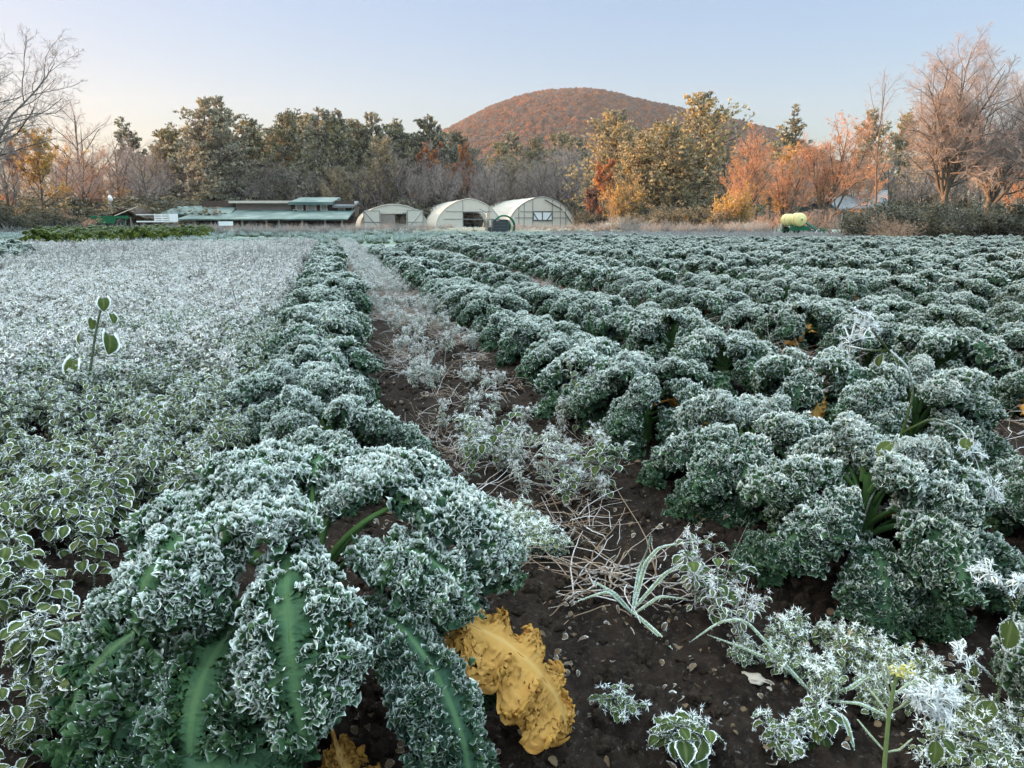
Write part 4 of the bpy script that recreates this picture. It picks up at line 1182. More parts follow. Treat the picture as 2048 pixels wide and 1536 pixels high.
T('vase0', 1885, 56, 58, 'great bare vase-shaped tree against the blue sky', 'bare_tree', wide=.98, rz=.3)
T('vase1', 1975, 78, 60, 'second great bare tree leaning to the right edge', 'bare_tree', wide=.95, rz=2.0)
T('vase0', 2090, 70, 56, 'bare tree whose outer branches enter at the right edge', 'bare_tree', wide=.9, rz=4.0)
# --- grey wood between
rt = np.random.default_rng(9)
n = 0
for px in np.arange(330, 1175, 17):
    for lay in range(2):
        Y = 114 + lay * 12 + rt.uniform(-4, 4)
        top = np.interp(px, [330, 500, 620, 700, 900, 1040, 1170], [300, 318, 322, 330, 322, 325, 318]) + rt.normal(0, 14) - lay * 14
        T(f'bare{int(rt.integers(5))}', px + rt.normal(0, 8), top, Y, 'bare grey frosted tree in the wood behind the barn and greenhouses', 'bare_tree', group=B_, wide=rt.uniform(1.1, 1.4))
for px in np.arange(1420, 2080, 30):
    Y = 92 + rt.uniform(-5, 14)
    top = np.interp(px, [1420, 1600, 1700, 2080], [300, 290, 300, 290]) + rt.normal(0, 16)
    T(f'bare{int(rt.integers(5))}', px, top, Y, 'bare pinkish tree in the wood behind the right-hand orange trees', 'bare_tree', group='bare trees behind the orange trees', wide=rt.uniform(1.1, 1.4))
T('thin', 318, 300, 104, 'slender pale trunk rising left of the long green roof', 'bare_tree', wide=.7)
T('thin', 337, 310, 105, 'second slender pale trunk beside the green roof end', 'bare_tree', wide=.7)
for px, Y in [(215, 80), (300, 84)]:
    pass
for px in np.arange(-60, 345, 19):
    Y = 104 + rt.uniform(-6, 14)
    T(f'bare{int(rt.integers(5))}', px, 296 + rt.normal(0, 16), Y, 'bare tree in the dense hazy wood at the left end of the field', 'bare_tree', group='bare trees at the left end', wide=rt.uniform(1.2, 1.5))
for px in np.arange(-30, 345, 27):
    T(('twigbush', 'brush1', 'brush0')[int(rt.integers(3))], px, 392 + rt.normal(0, 12), 92 + rt.uniform(-4, 6), 'dark underbrush at the foot of the hazy wood on the left', 'bush', cat='bush', group='underbrush on the left', wide=rt.uniform(1.4, 2.2))
for px in np.arange(345, 1180, 34):
    T(('twigbush', 'brush1', 'twigbush')[int(rt.integers(3))], px, 398 + rt.normal(0, 12), 112 + rt.uniform(-3, 4), 'dusky underbrush at the foot of the grey wood behind the buildings', 'bush', cat='bush', group='underbrush behind the buildings', wide=rt.uniform(1.2, 1.9))
# --- brush
for i, (px, top, Y, k, w, lab) in enumerate([
    (1755, 388, 34, 'brush0', 1.0, 'rounded olive bush right of the sprayer'), (1850, 402, 33, 'brush1', 1.1, 'brown-green bush below the leaning thin tree'),
    (1905, 392, 31, 'brush0', 1.0, 'dense bush below the great bare tree'), (1975, 398, 29, 'brush1', 1.2, 'dense brown bush between the great bare trees and the kale'), (2045, 388, 28, 'brush0', 1.1, 'large bush cut by the right edge'),
    (1700, 412, 38, 'twigbush', 1.1, 'greyish twiggy bush beside the sprayer arms'), (1800, 418, 31, 'twigbush', 1.1, 'low reddish twiggy bush in front of the olive bush'),
    (1245, 422, 60, 'frostbush', 1.0, 'frosted grey bush right of the big greenhouse'), (1275, 428, 61, 'frostbush', .9, 'smaller frosted bush beside the frosted grey bush'),
    (1330, 405, 72, 'brush1', 1.3, 'brown brush under the golden pines'), (1400, 408, 70, 'brush0', 1.2, 'olive brush under the tallest golden pine'), (1300, 402, 78, 'brush0', 1.2, 'dark brush behind the frosted bushes'),
    (1175, 415, 80, 'brush1', 1.0, 'dark brush below the russet tree'), (1540, 418, 64, 'twigbush', 1.6, 'reddish brush left of the sprayer'), (1610, 412, 64, 'twigbush', 1.6, 'reddish brush behind the sprayer tanks'), (1450, 415, 66, 'brush1', 1.2, 'brown brush below the left orange tree'),
    (60, 405, 62, 'brush0', 1.4, 'dark green bush below the yellow tree'), (100, 412, 64, 'brush1', 1.3, 'dark bush right of the yellow tree trunk'), (10, 408, 56, 'brush1', 1.3, 'dark bush at the foot of the left bare tree'), (150, 420, 66, 'twigbush', 1.5, 'pale frosted scrub at the end of the olive strip')]):
    T(k, px, top, Y, lab, 'bush', cat='bush', wide=w)
# --- the wood goes on to the left, outside the frame, and shades the field
SHH = 1.3
rs = np.random.default_rng(33)
for i in range(26):
    a = R(-43 - i * 1.5 + rs.normal(0, .4)); d = rs.uniform(62, 96)
    kind = ('pine1', 'pine3', 'yellow0', 'pine0', 'willow0')[i % 5]
    o = T(kind, 0, None, d * math.cos(a), 'tree of the wood continuing past the left edge', 'tree', group='trees past the left edge', wide=1.5, x=d * math.sin(a))
    o.scale = (o.scale[0] * SHH, o.scale[1] * SHH, o.scale[2] * SHH)
# ================================================================== single weeds, grasses and stones near the camera
rh = np.random.default_rng(99)
WM = [M['weed']]
def hero_weed(px, py, label, H=.2, nb=3, leafL=.045, hair=24, tuft=1, spread=.6, hi=2, group=None, name='weed', seed=None):
    r = np.random.default_rng(seed if seed is not None else int(px * 7 + py))
    g = ground(px, py); g[2] = float(hgt(g[0], g[1]))
    o = empty(name, g); tag(o, label, 'weed', group)
    st, lf = weed(r, H=H, nb=nb, leafL=leafL, hi=hi, hair=hair, tuft=tuft, spread=spread)
    st.build('stem', WM, o); lf.build('foliage', WM, o)
    return o
hero_weed(75, 1090, 'frosted weed with icy topmost leaves, nearest the left edge below the large leafy weeds', H=.17, nb=4, leafL=.055)
hero_weed(180, 1085, 'upright frosted weed with serrated leaves left of the big kale', H=.18, nb=3, leafL=.06)
hero_weed(55, 1240, 'frosted weed at the left edge beside the arching kale leaf', H=.17, nb=4, leafL=.06)
hero_weed(150, 1000, 'broad leafy frosted weed behind the upright serrated one', H=.2, nb=5, leafL=.06, spread=.9)
hero_weed(265, 960, 'bushy frosted weed beside the straw tuft left of the big kale', H=.17, nb=5, leafL=.055, spread=.9)
hero_weed(40, 930, 'leafy frosted weed at the left edge behind the broad leafy one', H=.18, nb=4, leafL=.055, spread=.9)
hero_weed(110, 1400, 'green weed with one round leaf low at the left edge by the soil', H=.09, nb=3, leafL=.05, hair=10, tuft=0)
hero_weed(60, 1500, 'small bright green seedlings on dark soil in the bottom left corner', H=.05, nb=5, leafL=.026, hair=6, tuft=0, spread=1.3)
hero_weed(385, 905, 'frosted weed right of the bushy one, close behind the pale bare stalk', H=.15, nb=4, leafL=.05)
hero_weed(1365, 1500, 'rosette weed with frosted oval leaves on the bare soil in front', H=.09, nb=5, leafL=.042, spread=1.1)
hero_weed(1630, 1470, 'small white-topped weed on the soil right of the oval-leaved rosette', H=.06, nb=3, leafL=.036, spread=1.1)
hero_weed(1425, 1235, 'slim upright weed with paired round leaves in the middle of the soil', H=.19, nb=2, leafL=.042, hair=30, spread=.4)
hero_weed(1215, 985, 'frosted branching weed on the path below the second row', H=.26, nb=4, leafL=.045, tuft=2)
hero_weed(1010, 930, 'slender frosted weed leaning on the path right of the single row', H=.3, nb=3, leafL=.04, tuft=2)
hero_weed(1130, 1000, 'spiky white weed mid-path beside the branching one', H=.17, nb=5, leafL=.03, tuft=2, spread=1.0)
hero_weed(930, 960, 'pale weed with white heads close to the back of the big kale', H=.2, nb=4, leafL=.04, tuft=2)
hero_weed(1150, 860, 'tall frosted weed standing in front of the second-row kale', H=.34, nb=3, leafL=.045, tuft=2)
hero_weed(1480, 1330, 'creeping weed with tiny leaves on bare soil near the pale stone', H=.04, nb=6, leafL=.016, hair=4, tuft=0, spread=2.2)
hero_weed(1230, 1420, 'mat of tiny frosted leaves beside the yellow kale leaf', H=.06, nb=8, leafL=.02, hair=4, spread=2.0)
hero_weed(1550, 1490, 'ragged low weed with a yellow leaf at the bottom of the soil patch', H=.07, nb=5, leafL=.025, spread=1.6)
hero_weed(690, 790, 'frosted weed poking up through the second kale of the single row', H=.42, nb=2, leafL=.04, tuft=2, spread=.4)

def heart_weed():
    r = np.random.default_rng(5)
    b = ground(178, 815); Y = b[1]; o = empty('heart_leaf_weed', (b[0], Y, float(hgt(b[0], Y))))
    tag(o, 'tall weed with big heart-shaped leaves rising above the white weeds', 'weed')
    W = lambda px, py, dy=0.: at(px, py, Y + dy) - np.array([b[0], Y, float(hgt(b[0], Y))])
    P = np.array([W(170, 822), W(176, 775), W(183, 720), W(190, 670), W(198, 630), W(208, 598)])
    m = MB(); tubes(m, P, np.linspace(.0085, .004, 6), 8, 0, frost=.5, tint=.8)
    k = r.integers(0, 5, 90); w = r.random((90, 1)); spikes(m, P[k] * (1 - w) + P[k + 1] * w, norm(r.normal(0, 1, (90, 3))), .010, .0012, r, 0)
    for (ax, ay), side, d, L, pl in [((207, 600), (.3, -.6, .5), (.25, -.55, -.7), .080, .02), ((192, 665), (-.9, -.3, .2), (-.35, -.5, -.8), .085, .06), ((190, 672), (.9, -.3, .15), (.35, -.5, -.8), .12, .09), ((182, 722), (-.9, -.5, .2), (-.2, -.5, -.9), .135, .07),
                                  ((178, 768), (.7, -.6, .2), (.15, -.4, -.95), .135, .05), ((178, 772), (-.9, -.3, .1), (-.2, -.5, -.9), .095, .08), ((180, 745), (1, .1, .1), (.3, -.3, -.9), .10, .10), ((200, 632), (.8, .2, .2), (.5, -.3, -.7), .065, .05), ((196, 645), (-.6, .4, .2), (-.3, .2, -.9), .065, .05)]:
        lf = MB(); q0 = W(ax, ay); q1 = q0 + norm(np.array(side, float)) * pl
        tubes(lf, np.array([q0, (q0 + q1) / 2 + [0, 0, .008], q1]), np.array([.0024, .002, .0018]), 5, 0, frost=.7, tint=.7)
        blade_leaf(r, lf, q1, d, L * .85, L * .43, curl=.5, nu=14, nv=13, heart=True, frost=.95, rim=1.15, fold=.2, pet=.02, hair=60, tint=r.uniform(.5, 1))
        lf.build('leaf', WM, o)
    m.build('stem', WM, o)
heart_weed()

def stalk_weed(name, label, Y, base, paths, leaves, tufts, rad=.0032, hair=70):
    """weed given by the photo columns and rows of its joints at distance Y (third number: metres nearer or farther)"""
    r = np.random.default_rng(int(base[0]))
    B0 = at(base[0], base[1], Y); B0[2] = float(hgt(B0[0], Y)) if base[2] else B0[2]
    o = empty(name, B0); tag(o, label, 'weed')
    W = lambda q: at(q[0], q[1], Y + (q[2] if len(q) > 2 else 0)) - B0
    m = MB()
    for ps in paths:
        P = np.array([W(q) for q in ps]); t = np.linspace(0, 1, len(P)); tt = np.linspace(0, 1, 16)
        P = np.stack([np.interp(tt, t, P[:, i]) for i in range(3)], -1)
        for _ in range(2): P[1:-1] = .25 * P[:-2] + .5 * P[1:-1] + .25 * P[2:]
        tubes(m, P, np.linspace(rad, rad * .6, 16), 7, 0, frost=np.repeat(np.linspace(.25, .95, 16)[None], 1, 0), tint=.75)
        k = r.integers(0, 15, hair); w = r.random((hair, 1)); spikes(m, P[k] * (1 - w) + P[k + 1] * w, norm(r.normal(0, 1, (hair, 3))), .0055, .0007, r, 0, jit=.1)
    m.build('stem', WM, o)
    for q, d, L, cu in leaves:
        lf = MB(); blade_leaf(r, lf, W(q), d, L, L * .36, curl=cu, nu=14, nv=11, frost=.72, rim=1.0, fold=.18, pet=.15, hair=70, tooth=.05, tint=r.uniform(.55, 1))
        lf.build('leaf', WM, o)
    tf = MB()
    for q, n_, sp in tufts:
        c0 = W(q)
        for j in range(n_):
            c = c0 + r.normal(0, sp, 3)
            tubes(tf, np.array([c0, (c0 + c) / 2 + [0, 0, .004], c]), np.array([.0014, .0012, .001]), 4, 0, frost=1.2)
            frost_tuft(r, tf, c, .0085, 26)
            if j % 2 == 0: blade_leaf(r, tf, c0, c - c0 + r.normal(0, .004, 3), .022, .005, curl=.6, nu=5, nv=3, frost=1.4, hair=10)
    tf.build('flower_heads', WM, o)
stalk_weed('frosted_stalk', 'tall white frosted stalk arching over the kale on the right, with a spiky head', 1.72, (1690, 1190, 1),
           [[(1690, 1190), (1735, 1010, .0), (1800, 880)], [(1800, 880), (1828, 790), (1818, 735), (1780, 700)], [(1780, 705), (1745, 660, -.02), (1725, 645, -.03)], [(1775, 702), (1735, 700), (1690, 690, .04)], [(1805, 865), (1865, 835, -.03), (1920, 855, -.05), (1950, 900, -.07)], [(1950, 900, -.07), (1975, 945, -.08), (1990, 965, -.08)]],
           [((1795, 880), (-.9, -.35, -.35), .062, .35), ((1800, 885), (.35, -.4, -.8), .062, .4), ((1780, 708), (.5, -.4, -.5), .042, .8), ((1768, 704), (-.6, -.3, -.6), .035, .7), ((1935, 872, -.05), (-.4, -.6, -.2), .045, .5), ((1985, 960, -.08), (.7, -.3, -.5), .04, .6)],
           [((1738, 655, -.02), 14, .022), ((1728, 632, -.02), 8, .012), ((1700, 685, .03), 12, .022), ((1945, 905, -.07), 12, .02), ((1985, 975, -.08), 14, .024), ((1820, 935, -.05), 8, .016)])
stalk_weed('frosted_stalk', 'hairy weed with large round green leaves at the right edge', 1.12, (1975, 1500, 1),
           [[(1975, 1500), (1998, 1390), (2022, 1260), (2032, 1215)], [(2030, 1222), (2012, 1180), (1985, 1150, -.02)], [(2032, 1215), (2044, 1185), (2050, 1160)], [(2000, 1372), (1975, 1345), (1945, 1318, -.03)]],
           [((2026, 1228), (-.35, -.5, -.85), .052, .3), ((2028, 1225), (.8, -.2, -.6), .045, .4), ((1992, 1395), (-.75, -.5, -.4), .050, .5), ((1990, 1400), (.2, -.5, -.8), .03, .6), ((1950, 1322, -.03), (-.2, -.4, -.9), .026, .3), ((1948, 1320, -.03), (-.1, -.2, .9), .022, .6)],
           [((1980, 1148, -.02), 10, .012), ((2046, 1165), 9, .012), ((1925, 1308, -.03), 6, .009)], rad=.0030)
stalk_weed('frosted_stalk', 'white fluffy frosted weed with a round green leaf, bottom right beside the yellow flower', .98, (1868, 1560, 0),
           [[(1868, 1560), (1872, 1480), (1878, 1415)], [(1875, 1450), (1850, 1410), (1835, 1400)], [(1876, 1430), (1900, 1395), (1905, 1380)]],
           [((1872, 1470), (-.25, -.6, -.75), .038, .3), ((1874, 1475), (.8, -.4, -.4), .034, .5), ((1880, 1490), (.9, .2, -.3), .036, .4)],
           [((1872, 1400), 18, .017), ((1838, 1402), 10, .010), ((1905, 1382), 10, .009), ((1868, 1378), 6, .008), ((1885, 1425), 10, .013)], rad=.0026)
M['grass_pale'] = leaf_mat('pale_stalk', (.16, .24, .08), (.24, .32, .12), (.3, .36, .16), nscale=500., namp=.6, f0=.35, f1=.95)
M['petal'] = leaf_mat('pale_petal', (.55, .50, .12), (.70, .66, .22), (.7, .66, .3), nscale=500., namp=.6, f0=.5, f1=1.1)
def mustard():
    r = np.random.default_rng(17); Y = .93
    B0 = at(1765, 1600, Y); o = empty('flower_stalk', B0)
    tag(o, 'pale green stalk with upright pods and a small pale yellow flower head', 'flower')
    W = lambda px, py, d=0.: at(px, py, Y + d) - B0
    P = np.array([W(1765, 1600), W(1770, 1520), W(1778, 1430), W(1788, 1375), W(1795, 1350)])
    m = MB(); tubes(m, P, np.linspace(.0034, .0024, 5), 9, 0, frost=.35, tint=1.)
    for a, b, c in [((1778, 1430), (1752, 1395, .01), (1738, 1378, .02)), ((1780, 1415), (1760, 1370, -.01), (1752, 1345, -.01)), ((1784, 1400), (1768, 1350, .01), (1764, 1330, .01)), ((1783, 1425), (1805, 1412, -.01), (1818, 1400, -.02)),
                    ((1772, 1505), (1740, 1470, .01), (1716, 1440, .02)), ((1772, 1505), (1800, 1500, -.01), (1825, 1478, -.01)), ((1786, 1390), (1812, 1372, .01), (1838, 1362, .02)), ((1787, 1385), (1775, 1340, -.01), (1772, 1328, -.01))]:
        pods = MB(); tubes(pods, np.array([W(*a), W(*b), W(*c)]), np.array([.0013, .0019, .0011]), 6, 0, frost=.55, tint=1.)
        pp = np.array([W(*b), W(*c)]); k = r.random((16, 1)); spikes(pods, pp[0] * k + pp[1] * (1 - k), norm(r.normal(0, 1, (16, 3))), .003, .0005, r, 0)
        pods.build('pod', [M['grass_pale']], o)
    m.build('stem', [M['grass_pale']], o)
    f = MB()
    c0 = W(1803, 1342)
    for j in range(26):
        c = c0 + r.normal(0, 1, 3) * [.009, .007, .004]
        tubes(f, np.array([W(1795, 1352), c]), np.array([.0008, .0011]), 4, 0, frost=.2, tint=.9)
        cards(f, np.repeat(c[None], 4, 0) + r.normal(0, .002, (4, 3)), .0055, r, .8, mat=0, tint=np.full(4, 1.))
        frost_tuft(r, f, c + [0, 0, .002], .0045, 10)
    f.build('flower_head', [M['petal']], o)
mustard()

def blade_grass(name, label, blades, Y0=None, width=.006):
    b = ground(*blades[0][0][:2]); o = empty(name, (b[0], b[1], 0)); tag(o, label, 'grass')
    r = np.random.default_rng(int(blades[0][0][0]))
    for bl in blades:
        pts = []
        for px, py, z in bl:
            g = ground(px, py, z); g[2] = z + float(hgt(g[0], g[1])) * (1 if z < .02 else 0); pts.append(g - np.array([b[0], b[1], 0]))
        P = np.array(pts); t = np.linspace(0, 1, len(P)); tt = np.linspace(0, 1, 18)
        P = np.stack([np.interp(tt, t, P[:, i]) for i in range(3)], -1)
        P[1:-1] = .25 * P[:-2] + .5 * P[1:-1] + .25 * P[2:]
        T = norm(np.gradient(P, axis=0)); S = norm(np.cross(T, [0, 0, 1.]) + 1e-6)
        w = width * np.sin(np.pi * np.clip(tt * .9 + .1, 0, 1)) ** .6
        up = np.cross(S, T)
        v = np.stack([P - S * w[:, None] + up * w[:, None] * .5, P, P + S * w[:, None] + up * w[:, None] * .5], 1)
        m = MB(); fr = np.tile(np.array([.75, .45, .75]), (18, 1))
        m.add(v.reshape(-1, 3), grid_quads(18, 3), frost=fr.ravel(), vein=np.tile([0, .6, 0], 18), tint=r.random())
        k = r.integers(0, 18, 60); s_ = r.choice([-1, 1], (60, 1)); spikes(m, P[k] + S[k] * w[k][:, None] * s_, up[k] + S[k] * s_, .0035, .0006, r, 0)
        m.build('blade', [M['grass']], o)
blade_grass('grass_plant', 'sprawling frosted grass plant beside the right arm of the big kale', [
    [(1265, 1215, .01), (1290, 1130, .06), (1320, 1095, .09), (1415, 1080, .10)], [(1265, 1215, .01), (1280, 1140, .05), (1300, 1090, .12), (1302, 1070, .15)], [(1265, 1215, .01), (1230, 1190, .03), (1180, 1160, .05)],
    [(1270, 1215, .01), (1320, 1195, .03), (1380, 1200, .02)], [(1265, 1220, .01), (1310, 1250, .01), (1345, 1290, .005)], [(1262, 1215, .01), (1215, 1185, .05), (1150, 1205, .02)], [(1268, 1210, .01), (1330, 1150, .06), (1370, 1125, .08)]], width=.0065)
blade_grass('grass_plant', 'long bent grass blades arching over the bare soil on the right', [
    [(1640, 1395, .005), (1560, 1320, .04), (1490, 1240, .10), (1440, 1245, .09), (1380, 1285, .05)], [(1640, 1395, .005), (1570, 1335, .03), (1490, 1300, .04), (1415, 1270, .05)], [(1650, 1398, .005), (1720, 1410, .02), (1790, 1440, .02)],
    [(1645, 1398, .005), (1690, 1440, .03), (1710, 1500, .01)], [(1640, 1392, .005), (1700, 1380, .03), (1745, 1345, .05)]], width=.0055)
def straw_heap():
    g = ground(1240, 1165); o = empty('dry_straw', (g[0], g[1], float(hgt(g[0], g[1]))))
    tag(o, 'heap of bent dry straw with frost beside the big kale', 'straw')
    r = np.random.default_rng(4); m = MB()
    for i in range(70):
        a = r.uniform(0, 6.28); P = stem_path(r, [r.normal(0, .07), r.normal(0, .05), r.uniform(0, .03)], [math.cos(a), math.sin(a), r.uniform(-.1, .7)], r.uniform(.1, .3), k=8, wob=.2, up=-.1)
        P[:, 2] = np.maximum(P[:, 2], .002); tubes(m, P, np.linspace(.0022, .001, 8), 4, 0, frost=r.uniform(.2, .7), tint=r.random())
    m.build('stalks', [M['straw']], o)
straw_heap()
# stones
t = NT('pale_stone'); n1 = t.noise(40, 4, t.obj()); MST = t.bsdf(t.mix(n1, (.26, .22, .18), (.46, .41, .35)), .85, bump=n1, bs=.3, bd=.003)
for px, py, s, lab in [(1506, 1358, .017, 'pale oval stone on the bare soil between the grass blades'), (1538, 1372, .006, 'tiny white pebble right of the pale oval stone'), (1560, 1222, .012, 'brown stone near the third-row kale on the soil'),
                       (1612, 1270, .009, 'small tan stone on the soil below the right-hand kale'), (300, 1290, .016, 'grey stone on dark soil left of the big kale'), (140, 1410, .013, 'flat stone on the soil in the lower left')]:
    me = clod_src(rh); me.materials.append(MST); me.polygons.foreach_set('use_smooth', [True] * len(me.polygons))
    g = ground(px, py); o = inst('stone', me, None, (g[0], g[1], float(hgt(g[0], g[1])) + s * .3), (0, 0, rh.uniform(0, 6)), (s / .012 * 1.3, s / .012, s / .012 * .7))
    tag(o, lab, 'stone')
def stick():
    g = ground(1700, 1290); o = empty('broken_stalk', (g[0], g[1], float(hgt(g[0], g[1])))); tag(o, 'thick pale broken stalk standing in the soil below the kale on the right', 'stalk')
    m = MB(); e = ground(1668, 1332) - g; tubes(m, np.array([e + [0, 0, .005], e * .5 + [0, 0, .03], [0, 0, .055]]), np.array([.0055, .006, .005]), 9, 0, frost=.15, tint=.95); m.build('stalk', [M['straw']], o)
stick()
# ================================================================== hill
def hill_h(x, y):
    px = x / 1150 * F + 1024 + 14
    prof = np.interp(px, [200, 600, 780, 900, 960, 1000, 1040, 1090, 1130, 1160, 1200, 1250, 1300, 1350, 1400, 1440, 1500, 1560, 1640, 1800, 3000],
                     [440, 430, 380, 280, 246, 228, 213, 201, 197, 196, 201, 211, 222, 233, 243, 251, 268, 310, 370, 420, 430])
    top = (442 - prof - 3) / F * 1150 - 6
    return top * np.exp(-((y - 1150) / 330.) ** 2) * (1 + .1 * (fbm(x / 130, y / 130, 3) - .5)) - 2
def make_hill():
    xs = np.linspace(-900, 1700, 150); ys = np.linspace(450, 1900, 90)
    X, Y = np.meshgrid(xs, ys, indexing='ij')
    mb = MB(); mb.add(np.stack([X, Y, hill_h(X, Y)], -1).reshape(-1, 3), grid_quads(150, 90))
    t = NT('hill_ground'); m = t.bsdf(t.mix(t.noise(.02, 4, t.pos()), (.05, .03, .02), (.12, .06, .035)), 1.0, spec=0)
    tag(mb.build('hills', [m]), 'wooded hill beyond the farm', kind='structure')
    rng = np.random.default_rng(15)
    mats = [foliage('hill_rust', [(0, (.09, .045, .03)), (.5, (.22, .095, .045)), (1, (.40, .17, .06))], .2, .0),
            foliage('hill_grey', [(0, (.06, .045, .04)), (.5, (.13, .10, .085)), (1, (.22, .17, .14))], .2, .0),
            M['pine']]
    src = []
    for j in range(8):
        mb = MB(); n = 420
        u = norm(rng.normal(0, 1, (n, 3))) * (rng.random((n, 1)) ** .33) * [5.0, 5.0, 5.5] + [0, 0, 8.0]
        u = u * (1 + .3 * (fbm(u[:, :1] * .3 + j * 7, u[:, 2:] * .3 + u[:, 1:2] * .3, 2) - .5))
        if j == 7: u[:, :2] *= (1.25 - u[:, 2:] / 14) * .8; u[:, 2] *= 1.1
        cards(mb, u, 1.5, rng, .7, tint=np.clip(rng.normal([.3, .5, .7][j % 3], .2, n), 0, 1))
        tubes(mb, np.array([[0, 0, -3], [0, 0, 9.]]), np.array([.3, .12]), 4, 0, tint=0)
        src.append(bpy.data.objects.new('hill_tree_source', mb.mesh('hill_tree_source', [mats[0 if j < 4 else (1 if j < 7 else 2)]])))
    n = 60000
    p = np.c_[rng.uniform(-420, 950, n), rng.uniform(620, 1210, n)]
    z = hill_h(p[:, 0], p[:, 1])
    k = (z > 12) & (np.abs(p[:, 0]) < p[:, 1] * .72)
    p, z = p[k], z[k]
    pick = rng.integers(0, 7, len(p)); lo = (z < 70) & (rng.random(len(p)) < .3); pick[lo] = 7
    scatter('hill_wood', np.c_[p, z - 1], np.c_[np.zeros((len(p), 2)), rng.uniform(0, 6.28, len(p))], rng.uniform(.36, .72, len(p)), pick, src, 'rust-coloured wood covering the far hill')
make_hill()

# ================================================================== farm buildings
def solid(name, col, rough=.6, nscale=3., var=.25, metal=0., spec=.3, transl=0.):
    t = NT(name); nz = t.noise(nscale, 4, t.obj(), .6)
    return t.bsdf(t.mix(nz, tuple(c * (1 - var) for c in col), tuple(min(1, c * (1 + var)) for c in col)), rough, metal=metal, spec=spec, transl=transl)
MR = {}
def roof_mat(name, col, frost):
    t = NT(name); co = t.obj()
    w = t.n('TexWave', wave_type='BANDS', bands_direction='X'); w.inputs['Scale'].default_value = 1.4; t.link(co, w.inputs['Vector'])
    nz = t.noise(.6, 4, co)
    c = t.mix(t.ss(.35, .75, nz), col, frost)
    return t.bsdf(c, .5, bump=w.outputs['Fac'], bs=.4, bd=.03)
MR['green_roof'] = roof_mat('green_metal_roof', (.05, .095, .09), (.15, .205, .20))
MR['blue_roof'] = roof_mat('frosted_metal_roof', (.10, .11, .12), (.18, .195, .21))
MR['wood'] = solid('dark_boards', (.060, .042, .036), .85, 5)
MR['grey_wood'] = solid('weathered_boards', (.22, .185, .17), .85, 4)
MR['trim'] = solid('pale_trim', (.45, .42, .38), .7)
MR['dark'] = solid('dark_opening', (.012, .012, .014), .9)
MR['glass'] = solid('window_glass', (.25, .27, .28), .15, spec=.6)
MR['metal'] = solid('grey_steel', (.24, .24, .24), .45, metal=.4)
MR['black'] = solid('black_plastic', (.05, .058, .065), .55, 8)
MR['green'] = solid('green_paint', (.008, .10, .052), .4, 4)
MR['tank'] = solid('pale_yellow_plastic', (.72, .64, .30), .45, 2, .06, transl=.12)
MR['poly'] = solid('greenhouse_film', (.76, .72, .66), .35, 1.2, .10, spec=.4, transl=.35)
MR['polywall'] = solid('frosted_panel', (.62, .58, .53), .5, 2, .12, transl=.25)
MR['white'] = solid('white_paint', (.62, .64, .68), .6)
MR['rubber'] = solid('tyre_rubber', (.02, .02, .02), .9)

def part(name, mats, parent, fn, smooth=False):
    mb = MB(); fn(mb); return mb.build(name, mats, parent, smooth)
def pm(px, Y): return at(px, 442, Y)[0]

